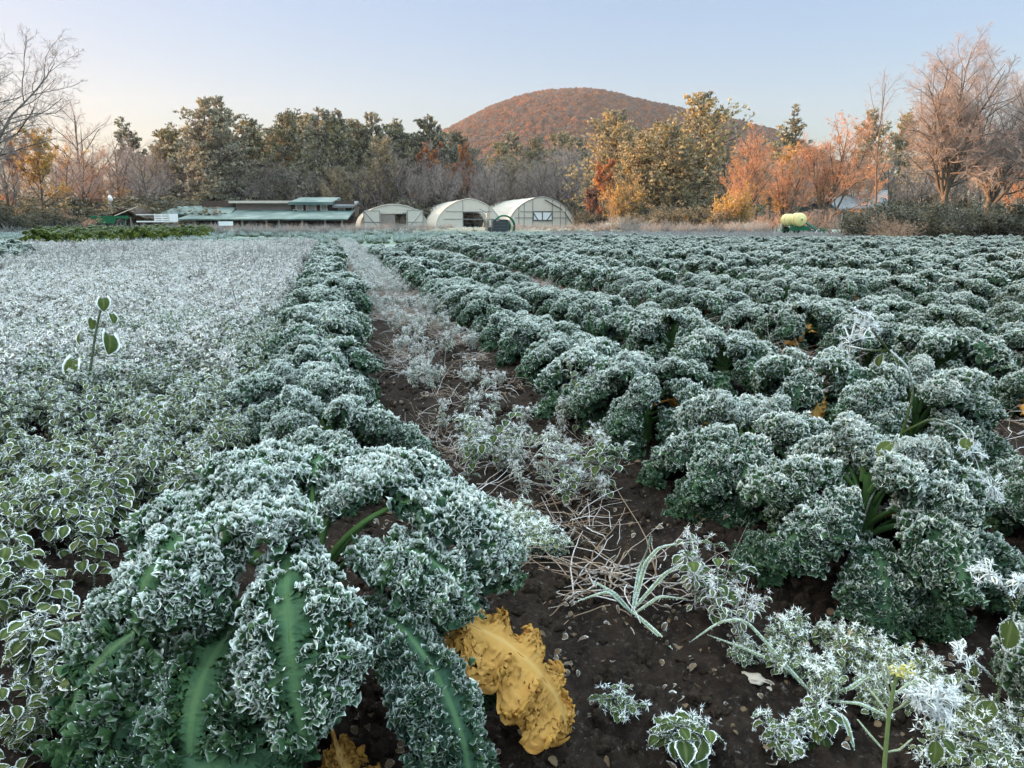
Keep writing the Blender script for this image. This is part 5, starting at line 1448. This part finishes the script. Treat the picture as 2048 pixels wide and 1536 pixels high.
def barn():
    Y = 86.0; k = Y / F * math.cos(0) * 1.0
    k = (at(1025, 442, Y)[0] - at(1024, 442, Y)[0])
    X0 = pm(330, Y); z0 = float(hgt(pm(500, Y), Y))
    root = empty('barn', (X0, Y, z0))
    tag(root, 'long low dark barn with frosted green metal roofs and a raised window block', 'barn')
    xx = lambda px: (px - 330) * k
    zz = lambda py: .9 + (442 - py) * k - z0
    def slab(mb, x0, x1, zl, zh, y0, y1, th=.14, cut=0.):
        v = [[x0, y0, zl], [x1, y0, zl], [x1 - cut, y1, zh], [x0 + cut, y1, zh]]
        v = np.array(v + [[a, b, c - th] for a, b, c in v])
        mb.add(v, [[0, 1, 2, 3], [7, 6, 5, 4], [0, 4, 5, 1], [1, 5, 6, 2], [2, 6, 7, 3], [3, 7, 4, 0]])
    part('lower_roof', [MR['green_roof']], root, lambda m: slab(m, xx(388), xx(712), zz(438), zz(419), -4.5, 2.0, cut=.5))
    part('end_roof', [MR['green_roof']], root, lambda m: slab(m, xx(328), xx(470), zz(428), zz(412), -1.2, 2.6, cut=.6))
    part('end_wall', [MR['grey_wood']], root, lambda m: box(m, xx(336), xx(392), -.7, 2.4, -.5, zz(428) - .1))
    part('back_wall', [MR['wood']], root, lambda m: box(m, xx(392), xx(702), 2.0, 2.3, -.5, zz(402)))
    part('loft_wall', [MR['grey_wood']], root, lambda m: box(m, xx(463), xx(575), 1.7, 1.97, zz(420), zz(405)))
    part('loft_roof', [MR['trim']], root, lambda m: slab(m, xx(453), xx(579), zz(402.5), zz(400), 1.0, 6.0, th=.25))
    part('tower_wall', [MR['wood']], root, lambda m: box(m, xx(580), xx(664), 1.2, 5.5, zz(428), zz(404)))
    part('tower_roof', [MR['green_roof']], root, lambda m: slab(m, xx(575), xx(664), zz(405), zz(393), .5, 5.6, th=.3, cut=.15))
    part('annex_wall', [MR['wood']], root, lambda m: box(m, xx(664.5), xx(700), 1.4, 5.0, zz(432), zz(411)))
    part('annex_roof', [MR['blue_roof']], root, lambda m: slab(m, xx(662.5), xx(703), zz(411.5), zz(401), .8, 5.1, th=.25, cut=.1))
    for a, b, c, d in [(589, 600, 408, 420), (613, 627, 409, 425), (639, 649, 409, 421), (674, 684, 415, 425)]:
        yf = 1.19 if a < 664 else 1.39
        f = part('window', [MR['trim']], root, lambda m: [box(m, xx(a) - .12, xx(b) + .12, yf - .10, yf - .003, zz(c), zz(c) + .12), box(m, xx(a) - .12, xx(b) + .12, yf - .10, yf - .003, zz(d) - .12, zz(d)),
                                                         box(m, xx(a) - .12, xx(a), yf - .10, yf - .003, zz(d), zz(c)), box(m, xx(b), xx(b) + .12, yf - .10, yf - .003, zz(d), zz(c))])
        part('pane', [MR['glass']], f, lambda m: box(m, xx(a), xx(b), yf - .05, yf - .004, zz(d), zz(c)))
    part('vent', [MR['trim'], MR['dark']], root, lambda m: [box(m, xx(583), xx(592), .9, 1.196, zz(428), zz(419)), box(m, xx(584.3), xx(590.7), .87, .897, zz(426.6), zz(420.4), 1)])
    part('downpipe', [MR['trim']], root, lambda m: bar(m, [xx(609), 1.1, zz(429)], [xx(609), 1.1, zz(406)], .07))
    for px in (420, 465, 510, 556, 580, 624, 668, 700):
        part('post', [MR['grey_wood']], root, lambda m: box(m, xx(px) - .09, xx(px) + .09, -4.2, -4.02, -.5, zz(438.6)))
barn()

def shed():
    Y = 84; X = pm(272, Y); z0 = float(hgt(X, Y))
    root = empty('shed', (X, Y, z0), R(-14)); tag(root, 'small dark open-fronted shed left of the long green-roofed barn', 'shed')
    part('wall', [MR['wood']], root, lambda m: [box(m, -2.2, -.6, -1.5, 1.5, -.3, 1.9), box(m, -.59, 2.2, 1.3, 1.5, -.3, 1.9), box(m, 2.0, 2.2, -1.5, 1.29, -.3, 1.6)])
    def rf(m):
        v = np.array([[-2.4, -1.7, 1.85], [0, -1.7, 2.75], [2.6, -1.7, 1.7], [-2.4, 1.7, 1.85], [0, 1.7, 2.75], [2.6, 1.7, 1.7]])
        v = np.r_[v, v + [0, 0, .12]]
        m.add(v, [[0, 1, 4, 3], [1, 2, 5, 4], [6, 9, 10, 7], [7, 10, 11, 8], [0, 6, 7, 1], [1, 7, 8, 2], [3, 4, 10, 9], [4, 5, 11, 10], [0, 3, 9, 6], [2, 8, 11, 5]])
    part('roof', [MR['wood']], root, rf)
    part('post', [MR['grey_wood']], root, lambda m: box(m, .5, .62, -1.5, -1.38, -.3, 1.9))
shed()
def trailer():
    Y = 74; X = pm(315, Y); z0 = float(hgt(X, Y)) + .55
    root = empty('farm_trailer', (X, Y, z0), R(-3)); tag(root, 'white flatbed trailer with slatted sides in front of the dark shed', 'trailer')
    part('bed', [MR['white']], root, lambda m: box(m, -1.7, 1.6, -.8, .8, .45, .58))
    part('side_panel', [MR['white']], root, lambda m: [box(m, .1, 1.6, -.80, -.76, .62 + i * .22, .78 + i * .22) for i in range(3)] + [box(m, a, a + .06, -.755, -.70, .58, 1.25) for a in (.1, .8, 1.54)])
    part('top_rail', [MR['white']], root, lambda m: box(m, -1.7, .09, -.8, -.74, 1.12, 1.2))
    part('tailgate', [MR['white']], root, lambda m: box(m, 1.61, 1.66, -.8, .8, .58, 1.25))
    for x in (-.6, .4):
        part('wheel', [MR['rubber']], root, lambda m: tubes(m, np.array([[x, -.7, .25], [x, -.68, .25], [x, -.52, .25], [x, -.5, .25]]), np.array([.02, .30, .30, .02]), 18), True)
trailer()
def boom():
    Y = 74; X = pm(222, Y); z0 = float(hgt(X, Y)) + .5
    root = empty('farm_implement', (X, Y, z0), R(-4)); tag(root, 'low green farm implement with a long bar left of the dark shed', 'implement')
    part('frame', [MR['green']], root, lambda m: [box(m, -2.0, 1.7, -.2, .2, .85, 1.12)] + [bar(m, [x, -.3, 0.1], [x, 0, .85], .06) for x in (-1.6, -.8, 0, .8, 1.5)])
    part('hopper', [MR['green']], root, lambda m: [box(m, -1.3, .6, -.5, .5, .4, .84)])
    for x in (-1.5, 1.2):
        part('wheel', [MR['rubber']], root, lambda m: tubes(m, np.array([[x, -.62, .35], [x, -.6, .35], [x, -.42, .35], [x, -.4, .35]]), np.array([.02, .42, .42, .02]), 18), True)
    part('lift_arm', [MR['metal']], root, lambda m: bar(m, [.4, 0, 1.1], [2.6, .4, 2.0], .05))
boom()
def pole():
    Y = 84; X = pm(224, Y); z0 = float(hgt(X, Y))
    root = empty('utility_pole', (X, Y, z0)); tag(root, 'weathered pole carrying a white oval lamp before the dark wood', 'pole')
    part('shaft', [MR['grey_wood']], root, lambda m: tubes(m, np.array([[0.1, 0, -.3], [0, 0, 4.9]]), np.array([.14, .10]), 10), True)
    part('arm', [MR['metal']], root, lambda m: bar(m, [0, -.1, 4.2], [.25, -.4, 4.3], .03))
    def lamp(m):
        s = np.linspace(-1, 1, 9); tubes(m, np.stack([.30 + .08 * s, -.42 + 0 * s, 3.9 - .36 * s], -1), .22 * np.sqrt(np.clip(1 - s ** 2, .01, 1)), 12)
    part('lamp_head', [MR['white']], root, lamp, True)
pole()
def sign():
    Y = 40; X = pm(451, Y)
    root = empty('sign', (X, Y, 0)); tag(root, 'small blank pale board on a thin post in front of the barn', 'sign')
    part('post', [MR['metal']], root, lambda m: box(m, -.02, .02, 0, .04, -.1, .92))
    part('board', [MR['white']], root, lambda m: box(m, -.38, .38, -.02, -.003, .66, .88))
sign()

# ------------------------------------------------------------------ greenhouses
def arch_profile(w, h, gothic, n=13):
    """half-section points from left foot over the ridge to the right foot"""
    pts = []
    for i in range(n):
        f = i / (n - 1); a = f * math.pi / 2
        x = -w / 2 * math.cos(a) ** (.9 if gothic else 1); z = h * (math.sin(a) ** .85)
        if gothic: z = h * (.70 * math.sin(a) ** .95 + .30 * f ** 1.15)
        pts.append((x, z))
    return pts + [(-x, z) for x, z in pts[-2::-1]]
def tunnel(px, Y, w, h, L, gothic, label, front, zoff=0.):
    X = pm(px, Y); z0 = float(hgt(X, Y)) + zoff
    root = empty('greenhouse', (X, Y, z0), -ROWANG); tag(root, label, 'greenhouse')
    pr = np.array(arch_profile(w, h, gothic)); npf = len(pr)
    def film(m):
        ny = 9; rows = []
        for j in range(ny):
            sag = 1 - .012 * math.sin(j * math.pi) 
            rows.append(np.c_[pr[:, 0] * sag, np.full(npf, L * j / (ny - 1)), pr[:, 1] + (0 if j % 2 == 0 else -.05) * (pr[:, 1] > .5)])
        m.add(np.array(rows).reshape(-1, 3), grid_quads(ny, npf))
    part('cover', [MR['poly']], root, film, True)
    def endwall(y, name, hole=None):
        def fn(m):
            # columns of wall between the profile and the ground, leaving the door opening out
            xs = np.unique(np.r_[pr[:, 0], *( [hole[:2]] if hole else [[]])])
            top = np.interp(xs, pr[:, 0], pr[:, 1])
            for a, b, ta, tb in zip(xs[:-1], xs[1:], top[:-1], top[1:]):
                zb = hole[2] if hole and a >= hole[0] - 1e-6 and b <= hole[1] + 1e-6 else 0.0
                v = np.array([[a, y, zb], [b, y, zb], [b, y, tb - .02], [a, y, ta - .02]])
                v = np.r_[v, v + [0, .04, 0]]
                m.add(v, [[0, 1, 2, 3], [7, 6, 5, 4], [0, 4, 5, 1], [3, 2, 6, 7]])
        part(name, [MR['polywall']], root, fn)
    endwall(.03, 'front_wall', front.get('hole'))
    endwall(L - .08, 'back_wall')
    n_h = max(3, int(L / 2.4))
    for j in range(n_h + 1):
        y = .16 + (L - .36) * j / n_h
        part('hoop', [MR['metal']], root, lambda m: tubes(m, np.c_[pr[:, 0] * .985, np.full(npf, y), pr[:, 1] * .985 - .06], np.full(npf, .03), 5), True)
    part('end_arch', [MR['metal' if front.get('dark') else 'trim']], root, lambda m: tubes(m, np.c_[pr[:, 0], np.full(npf, -.02), pr[:, 1]], np.full(npf, .055), 5), True)
    for x in front.get('studs', []):
        zt = float(np.interp(x, pr[:, 0], pr[:, 1]))
        part('stud', [MR['metal']], root, lambda m: box(m, x - .035, x + .035, -.03, .027, front.get('studz', 0), zt - .08))
    for (x0, x1, z) in front.get('rails', []):
        part('rail', [MR['metal']], root, lambda m: box(m, x0, x1, -.045, -.033, z - .04, z + .04))
    return root, pr
rA, _ = tunnel(788, 92, 8.2, 3.0, 16, False, 'smallest greenhouse, low and rounded, with wooden doors swung open', dict(hole=(-1.6, 1.5, 1.9), studs=[-3.0, 2.9], rails=[(-3.2, 3.2, 1.98)]))
def door_frames(root, x0, x1, z1, flip):
    f = part('open_door', [MR['metal']], root, lambda m: [bar(m, [x0, -.3, .05], [x0, -.3, z1], .045), bar(m, [x1, -.3, .05], [x1, -.3, z1], .045), bar(m, [x0, -.3, z1], [x1, -.3, z1], .045),
                                                           bar(m, [x0, -.3, .9], [x1, -.3, .9], .045), bar(m, [x0 if flip else x1, -.3, .05], [x1 if flip else x0, -.3, z1 - .05], .045)])
    part('film_panel', [MR['polywall']], f, lambda m: box(m, x0 + .03, x1 - .03, -.27, -.25, .06, z1 - .05))
door_frames(rA, -3.6, -1.7, 2.25, False); door_frames(rA, 1.6, 3.5, 2.3, True)
part('wooden_door', [MR['grey_wood']], rA, lambda m: [box(m, -1.55 + i * .21, -1.55 + i * .21 + .20, -.02, .03, .04, 1.85) for i in range(8)])
part('header', [MR['trim']], rA, lambda m: box(m, -1.65, 1.0, -.12, -.05, 1.90, 2.04))
# gabled house behind the smallest greenhouse
def gable():
    Y = 108; X = pm(768, Y); z0 = float(hgt(X, Y))
    root = empty('greenhouse', (X, Y, z0), -ROWANG); tag(root, 'pale peaked greenhouse partly hidden behind the smallest greenhouse', 'greenhouse')
    w, h, e, L = 6.6, 3.3, 1.3, 9.0
    def sides(m):
        for s in (-1, 1):
            v = np.array([[s * w / 2, 0, 0], [s * w / 2, L, 0], [s * w / 2, L, e], [s * w / 2, 0, e]]); m.add(np.r_[v, v - [s * .05, 0, 0]], [[0, 1, 2, 3], [7, 6, 5, 4]])
    part('side_wall', [MR['poly']], root, sides)
    def rf(m):
        for s in (-1, 1):
            v = np.array([[s * w / 2 * 1.04, -.1, e - .04], [s * w / 2 * 1.04, L, e - .04], [0, L, h], [0, -.1, h]]); m.add(np.r_[v, v + [0, 0, .06]], [[0, 1, 2, 3], [7, 6, 5, 4], [0, 3, 7, 4]])
    part('roof', [MR['poly']], root, rf)
    def fw(m):
        v = np.array([[-w / 2, 0, 0], [w / 2, 0, 0], [w / 2, 0, e], [0, 0, h - .03], [-w / 2, 0, e]]); m.add(v, [[0, 1, 2, 4]], [[4, 2, 3]])
    part('front_wall', [MR['polywall']], root, fw)
    part('rafter', [MR['trim']], root, lambda m: [bar(m, [-w / 2, -.06, e], [0, -.06, h], .06), bar(m, [w / 2, -.06, e], [0, -.06, h], .06), bar(m, [-w / 2, -.06, e], [w / 2, -.06, e], .04)])
gable()
rB, _ = tunnel(938, 98, 8.6, 3.75, 18, True, 'middle greenhouse with a pointed roof and an open doorway in its pale front', dict(hole=(-.75, 2.6, 2.05), studs=[-.79, 2.64], rails=[(-3.4, 3.3, 1.15), (-3.0, -.8, 2.1), (2.7, 3.0, 2.1)]))
part('door_rail', [MR['metal']], rB, lambda m: box(m, -.9, 2.75, -.11, -.05, 2.03, 2.13))
for i in range(5):
    part('bench_rack', [MR['metal']], rB, lambda m: bar(m, [1.2 + i * .3, 2 + i * .3, 0], [1.0 + i * .3, 2 + i * .3, 1.7], .03))
rC, _ = tunnel(1084, 95, 8.7, 3.9, 20, True, 'rightmost and tallest greenhouse with a dark-framed window in its gable', dict(dark=True, hole=(-1.15, 1.3, 2.05) if False else None, studs=[-3.0, -2.3, -1.2, 1.35, 2.4, 3.1], rails=[(-3.5, 3.5, 1.3), (-2.8, -1.2, 2.05), (1.4, 2.9, 2.05)]))
def gw(m):
    for a in ([(-1.15, 1.0), (1.3, 1.0)], [(-1.15, 2.05), (1.3, 2.05)], [(-1.15, 1.0), (-1.15, 2.05)], [(1.3, 1.0), (1.3, 2.05)], [(.02, 1.0), (.02, 2.05)], [(-1.15, 1.9), (-.5, 1.0)], [(1.3, 1.9), (.6, 1.0)]):
        bar(m, [a[0][0], -.1, a[0][1]], [a[1][0], -.1, a[1][1]], .06)
wc = part('window', [MR['black']], rC, gw)
part('pane', [MR['white']], wc, lambda m: box(m, -1.1, 1.25, -.07, -.05, 1.05, 2.0))
part('gable_brace', [MR['black']], rC, lambda m: [bar(m, [.3, -.12, 3.5], [2.6, -.12, 2.3], .06), bar(m, [2.9, -.12, 2.0], [4.0, -.12, .5], .06)])

# ------------------------------------------------------------------ machines
def blower():
    Y = 52; X = pm(1002, Y); k = Y / F
    root = empty('field_machine', (X, Y, 0), R(8)); tag(root, 'black slatted crate machine with a round green guard in front of the greenhouses', 'machine')
    def crate(m):
        for i in range(4): box(m, -.62, .42, -.5, .5, .12 + i * .20, .28 + i * .20)
        for x in (-.64, -.12, .40): box(m, x, x + .05, -.53, -.503, .06, .98)
        box(m, -.58, .38, -.46, .46, .08, .90, 1); box(m, -.66, .46, -.54, .54, .93, 1.0)
    part('crate', [MR['black'], MR['dark']], root, crate)
    a = np.linspace(R(-35), R(200), 22)
    part('guard', [MR['green']], root, lambda m: [tubes(m, np.stack([.22 + .74 * np.cos(a), np.full(22, y), .52 + .74 * np.sin(a)], -1), np.full(22, .06), 6) for y in (.0, .35)] + [bar(m, [.22 + .72 * math.cos(t_), .0, .52 + .72 * math.sin(t_)], [.22 + .72 * math.cos(t_), .35, .52 + .72 * math.sin(t_)], .05) for t_ in (0, .7, 1.4, 2.1, 2.8)], True)
    part('disc', [MR['green']], root, lambda m: tubes(m, np.array([[.22, .12, .52], [.22, .121, .52], [.22, .26, .52], [.22, .261, .52]]), np.array([.02, .50, .50, .02]), 26), True)
    part('skid', [MR['black']], root, lambda m: [box(m, .5, 1.05, -.3, .4, .0, .10), box(m, -.95, -.7, -.3, .3, .05, .5)])
blower()
def hand_tool():
    Y = 54; X = pm(972, Y)
    root = empty('water_pump', (X, Y, 0)); tag(root, 'thin dark standpipe frame just left of the black crate machine', 'standpipe')
    part('pipe', [MR['metal']], root, lambda m: [bar(m, [0, 0, 0], [.05, 0, 1.5], .035), bar(m, [.05, 0, 1.5], [-.45, 0, 1.75], .035), bar(m, [-.1, 0, 1.52], [.2, 0, 1.6], .05)])
    part('legs', [MR['metal']], root, lambda m: [bar(m, [-.3, 0, 0], [-.15, 0, .85], .02), bar(m, [0.0, 0, 0], [-.15, 0, .85], .02), bar(m, [.35, 0, 0], [.3, 0, .6], .03)])
hand_tool()
def sprayer():
    Y = 42; X = pm(1590, Y); k = Y / F
    root = empty('sprayer', (X, Y, .22), R(10), .66); tag(root, 'green field sprayer with two pale yellow tanks beside the orange trees', 'sprayer')
    s = np.linspace(-1, 1, 15)
    for x, y, r in ((-.42, .35, .50), (.10, -.30, .58)):
        def tk(m):
            rr_ = r * np.clip(1 - np.abs(s) ** 5, .02, 1) ** .5 * (1 - .025 * (np.abs(np.sin(s * 8)) > .95))
            tubes(m, np.stack([x + 0 * s, y + s * .62, 1.13 + 0 * s], -1), rr_, 28)
        tkp = part('tank', [MR['tank']], root, tk, True)
        part('strap', [MR['metal']], tkp, lambda m: tubes(m, np.array([[x, y - .30, 1.13], [x, y - .26, 1.13]]), np.array([r * 1.012, r * 1.012]), 28), True)
        part('cap', [MR['black']], tkp, lambda m: tubes(m, np.array([[x, y, 1.13 + r * .96], [x, y, 1.2 + r]]), np.array([.12, .11]), 12), True)
    part('frame', [MR['green']], root, lambda m: [box(m, -.55, 1.1, -.55, -.45, .25, .60), box(m, -.55, 1.1, .55, .65, .25, .35)] + [bar(m, [x, y, .02], [x, y, .75], .05) for x in (-.65, 0, .55) for y in (-.5, .6)] + [bar(m, [-.7, -.3, .66], [.6, -.3, .66], .05)])
    part('boom', [MR['green']], root, lambda m: [bar(m, [.45, -.4, 1.05], [1.75, -.5, .30], .07), bar(m, [.62, -.2, 1.1], [1.9, -.3, .42], .05), bar(m, [1.0, -.45, .72], [1.15, -.25, .80], .04), bar(m, [1.4, -.48, .5], [1.5, -.28, .62], .04)])
    part('toolbar', [MR['black']], root, lambda m: [bar(m, [1.1, -.4, .22], [3.0, -.6, .22], .05)] + [bar(m, [x, -.5, .25], [x + .12, -.7, .02], .035) for x in (1.4, 2.0, 2.3, 2.8)])
    part('hose_unit', [MR['green']], root, lambda m: [box(m, 2.05, 2.45, -.8, -.5, .18, .48)])
    for x in (1.5, 2.05, 3.0):
        part('share', [MR['white']], root, lambda m: [bar(m, [x, -.72, .02], [x + .16, -.72, .26], .05, .03)])
    for x in (-.3, .7):
        part('wheel', [MR['rubber']], root, lambda m: tubes(m, np.array([[x, .72, .28], [x, .74, .28], [x, .90, .28], [x, .92, .28]]), np.array([.03, .3, .3, .03]), 20), True)
sprayer()
def house():
    Y = 82; X = pm(1722, Y); k = Y / F; z0 = float(hgt(X, Y))
    root = empty('house', (X, Y, z0), R(12)); tag(root, 'low grey house with a sloping metal roof half hidden behind bare trees', 'house')
    part('wall', [MR['grey_wood']], root, lambda m: [box(m, -3.2, 3.9, 0, 5, -.2, 2.2)])
    def rf(m):
        v = np.array([[-3.9, -1.0, 2.15], [2.4, -1.0, 2.35], [4.9, 2.5, 4.3], [-2.6, 2.5, 3.35], [4.9, 6.0, 2.2], [-3.9, 6.0, 2.1]])
        v = np.r_[v, v - [0, 0, .16]]
        m.add(v, [[0, 1, 2, 3], [3, 2, 4, 5], [9, 8, 7, 6], [11, 10, 8, 9], [0, 6, 7, 1], [1, 7, 8, 2]])
    r = part('roof', [MR['blue_roof']], root, rf)
    part('chimney', [MR['trim']], r, lambda m: box(m, .2, 1.9, 2.0, 2.8, 3.2, 4.35))
    for x in (-2.4, -1.2, .2, 1.4):
        w = part('window', [MR['white']], root, lambda m: [box(m, x, x + .06, -.08, -.003, .7, 1.8), box(m, x + .84, x + .9, -.08, -.003, .7, 1.8), box(m, x, x + .9, -.08, -.003, 1.805, 1.87), box(m, x, x + .9, -.08, -.003, .63, .695)])
        part('pane', [MR['dark']], w, lambda m: box(m, x + .06, x + .84, -.04, -.005, .7, 1.8))
    part('porch_post', [MR['white']], root, lambda m: [box(m, 2.2, 2.3, -.85, -.75, 0, 2.25)])
house()

# ------------------------------------------------------------------ frosted grass and tall weeds at the far end
def tuft_src(rng, h, n=26, mat='grass', w=.006):
    mb = MB()
    for i in range(n):
        a = rng.uniform(0, 6.28); P = stem_path(rng, [*rng.normal(0, .05, 2), 0], [math.cos(a) * .5, math.sin(a) * .5, 1], h * rng.uniform(.5, 1.1), k=4, wob=.18, up=-.05)
        tubes(mb, P, np.linspace(w, w * .3, 4), 3, 0, frost=np.repeat(np.linspace(.3, .8, 4)[None], 1, 0), tint=rng.random())
    return bpy.data.objects.new('tuft_source', mb.mesh('tuft_source', [M[mat]]))
rg = np.random.default_rng(41)
TUFT = [tuft_src(rg, .26, 30, 'grass', .012) for _ in range(4)]
TALL = [tuft_src(rg, .9, 20, 'dry_weed', .012) for _ in range(4)]
p = np.c_[rg.uniform(-34, 16, 7000), rg.uniform(27, 92, 7000)]
p = p[(np.abs(p[:, 0]) < p[:, 1] * .72 + 2) & ~((p[:, 1] < 33) & (p[:, 0] > -2.5)) & (p[:, 0] < 4 + .12 * p[:, 1])]
p = p[fbm(p[:, 0] * .25, p[:, 1] * .25, 3) > .40]
put('frosted_grass', p, TUFT, rg, 'pale frosted grass between the kale field and the greenhouses', .7, 1.3)
p = np.c_[rg.uniform(6, 34, 1500), rg.uniform(44, 74, 1500)]
p = p[(p[:, 0] > .09 * p[:, 1]) & (p[:, 0] < .34 * p[:, 1]) & (fbm(p[:, 0] * .3, p[:, 1] * .3, 2) > .50)]
put('tall_weeds', p, TALL, rg, 'tall frosted weed stalks along the far right side of the field', .5, 1.15)
p = np.c_[rg.uniform(-34, -6, 1300), rg.uniform(44, 86, 1300)]
p = p[(np.abs(p[:, 0]) < p[:, 1] * .70) & (fbm(p[:, 0] * .3 + 4, p[:, 1] * .3, 2) > .47)]
put('far_weeds', p, TALL, rg, 'frosted weeds standing in front of the barn', .45, .95)
p = np.c_[rg.uniform(0, 9, 260), rg.uniform(60, 92, 260)]
put('greenhouse_weeds', p, TALL, rg, 'pinkish dry weeds at the foot of the greenhouses', .4, .9)

p = np.c_[rg.uniform(2, 24, 2600), rg.uniform(28, 48, 2600)]
p = p[(p[:, 1] > 31 - .05 * p[:, 0]) & (p[:, 0] < p[:, 1] * .48)]
put('dead_grass', p, [tuft_src(rg, .30, 26, 'dry_weed', .010) for _ in range(3)], rg, 'dull dead grass behind the last kale plants', .7, 1.4)

# ------------------------------------------------------------------ morning haze
def haze():
    mb = MB(); box(mb, -1000, 1400, -30, 1700, -8, 260)
    m, nt, out = new_mat('haze')
    v = nt.nodes.new('ShaderNodeVolumePrincipled')
    v.inputs['Color'].default_value = (.86, .90, 1.0, 1); v.inputs['Density'].default_value = HAZE; v.inputs['Anisotropy'].default_value = .3
    nt.links.new(v.outputs[0], out.inputs['Volume'])
    tag(mb.build('haze', [m]), 'thin morning haze over the farm', kind='stuff')
HAZE = .00010
haze()
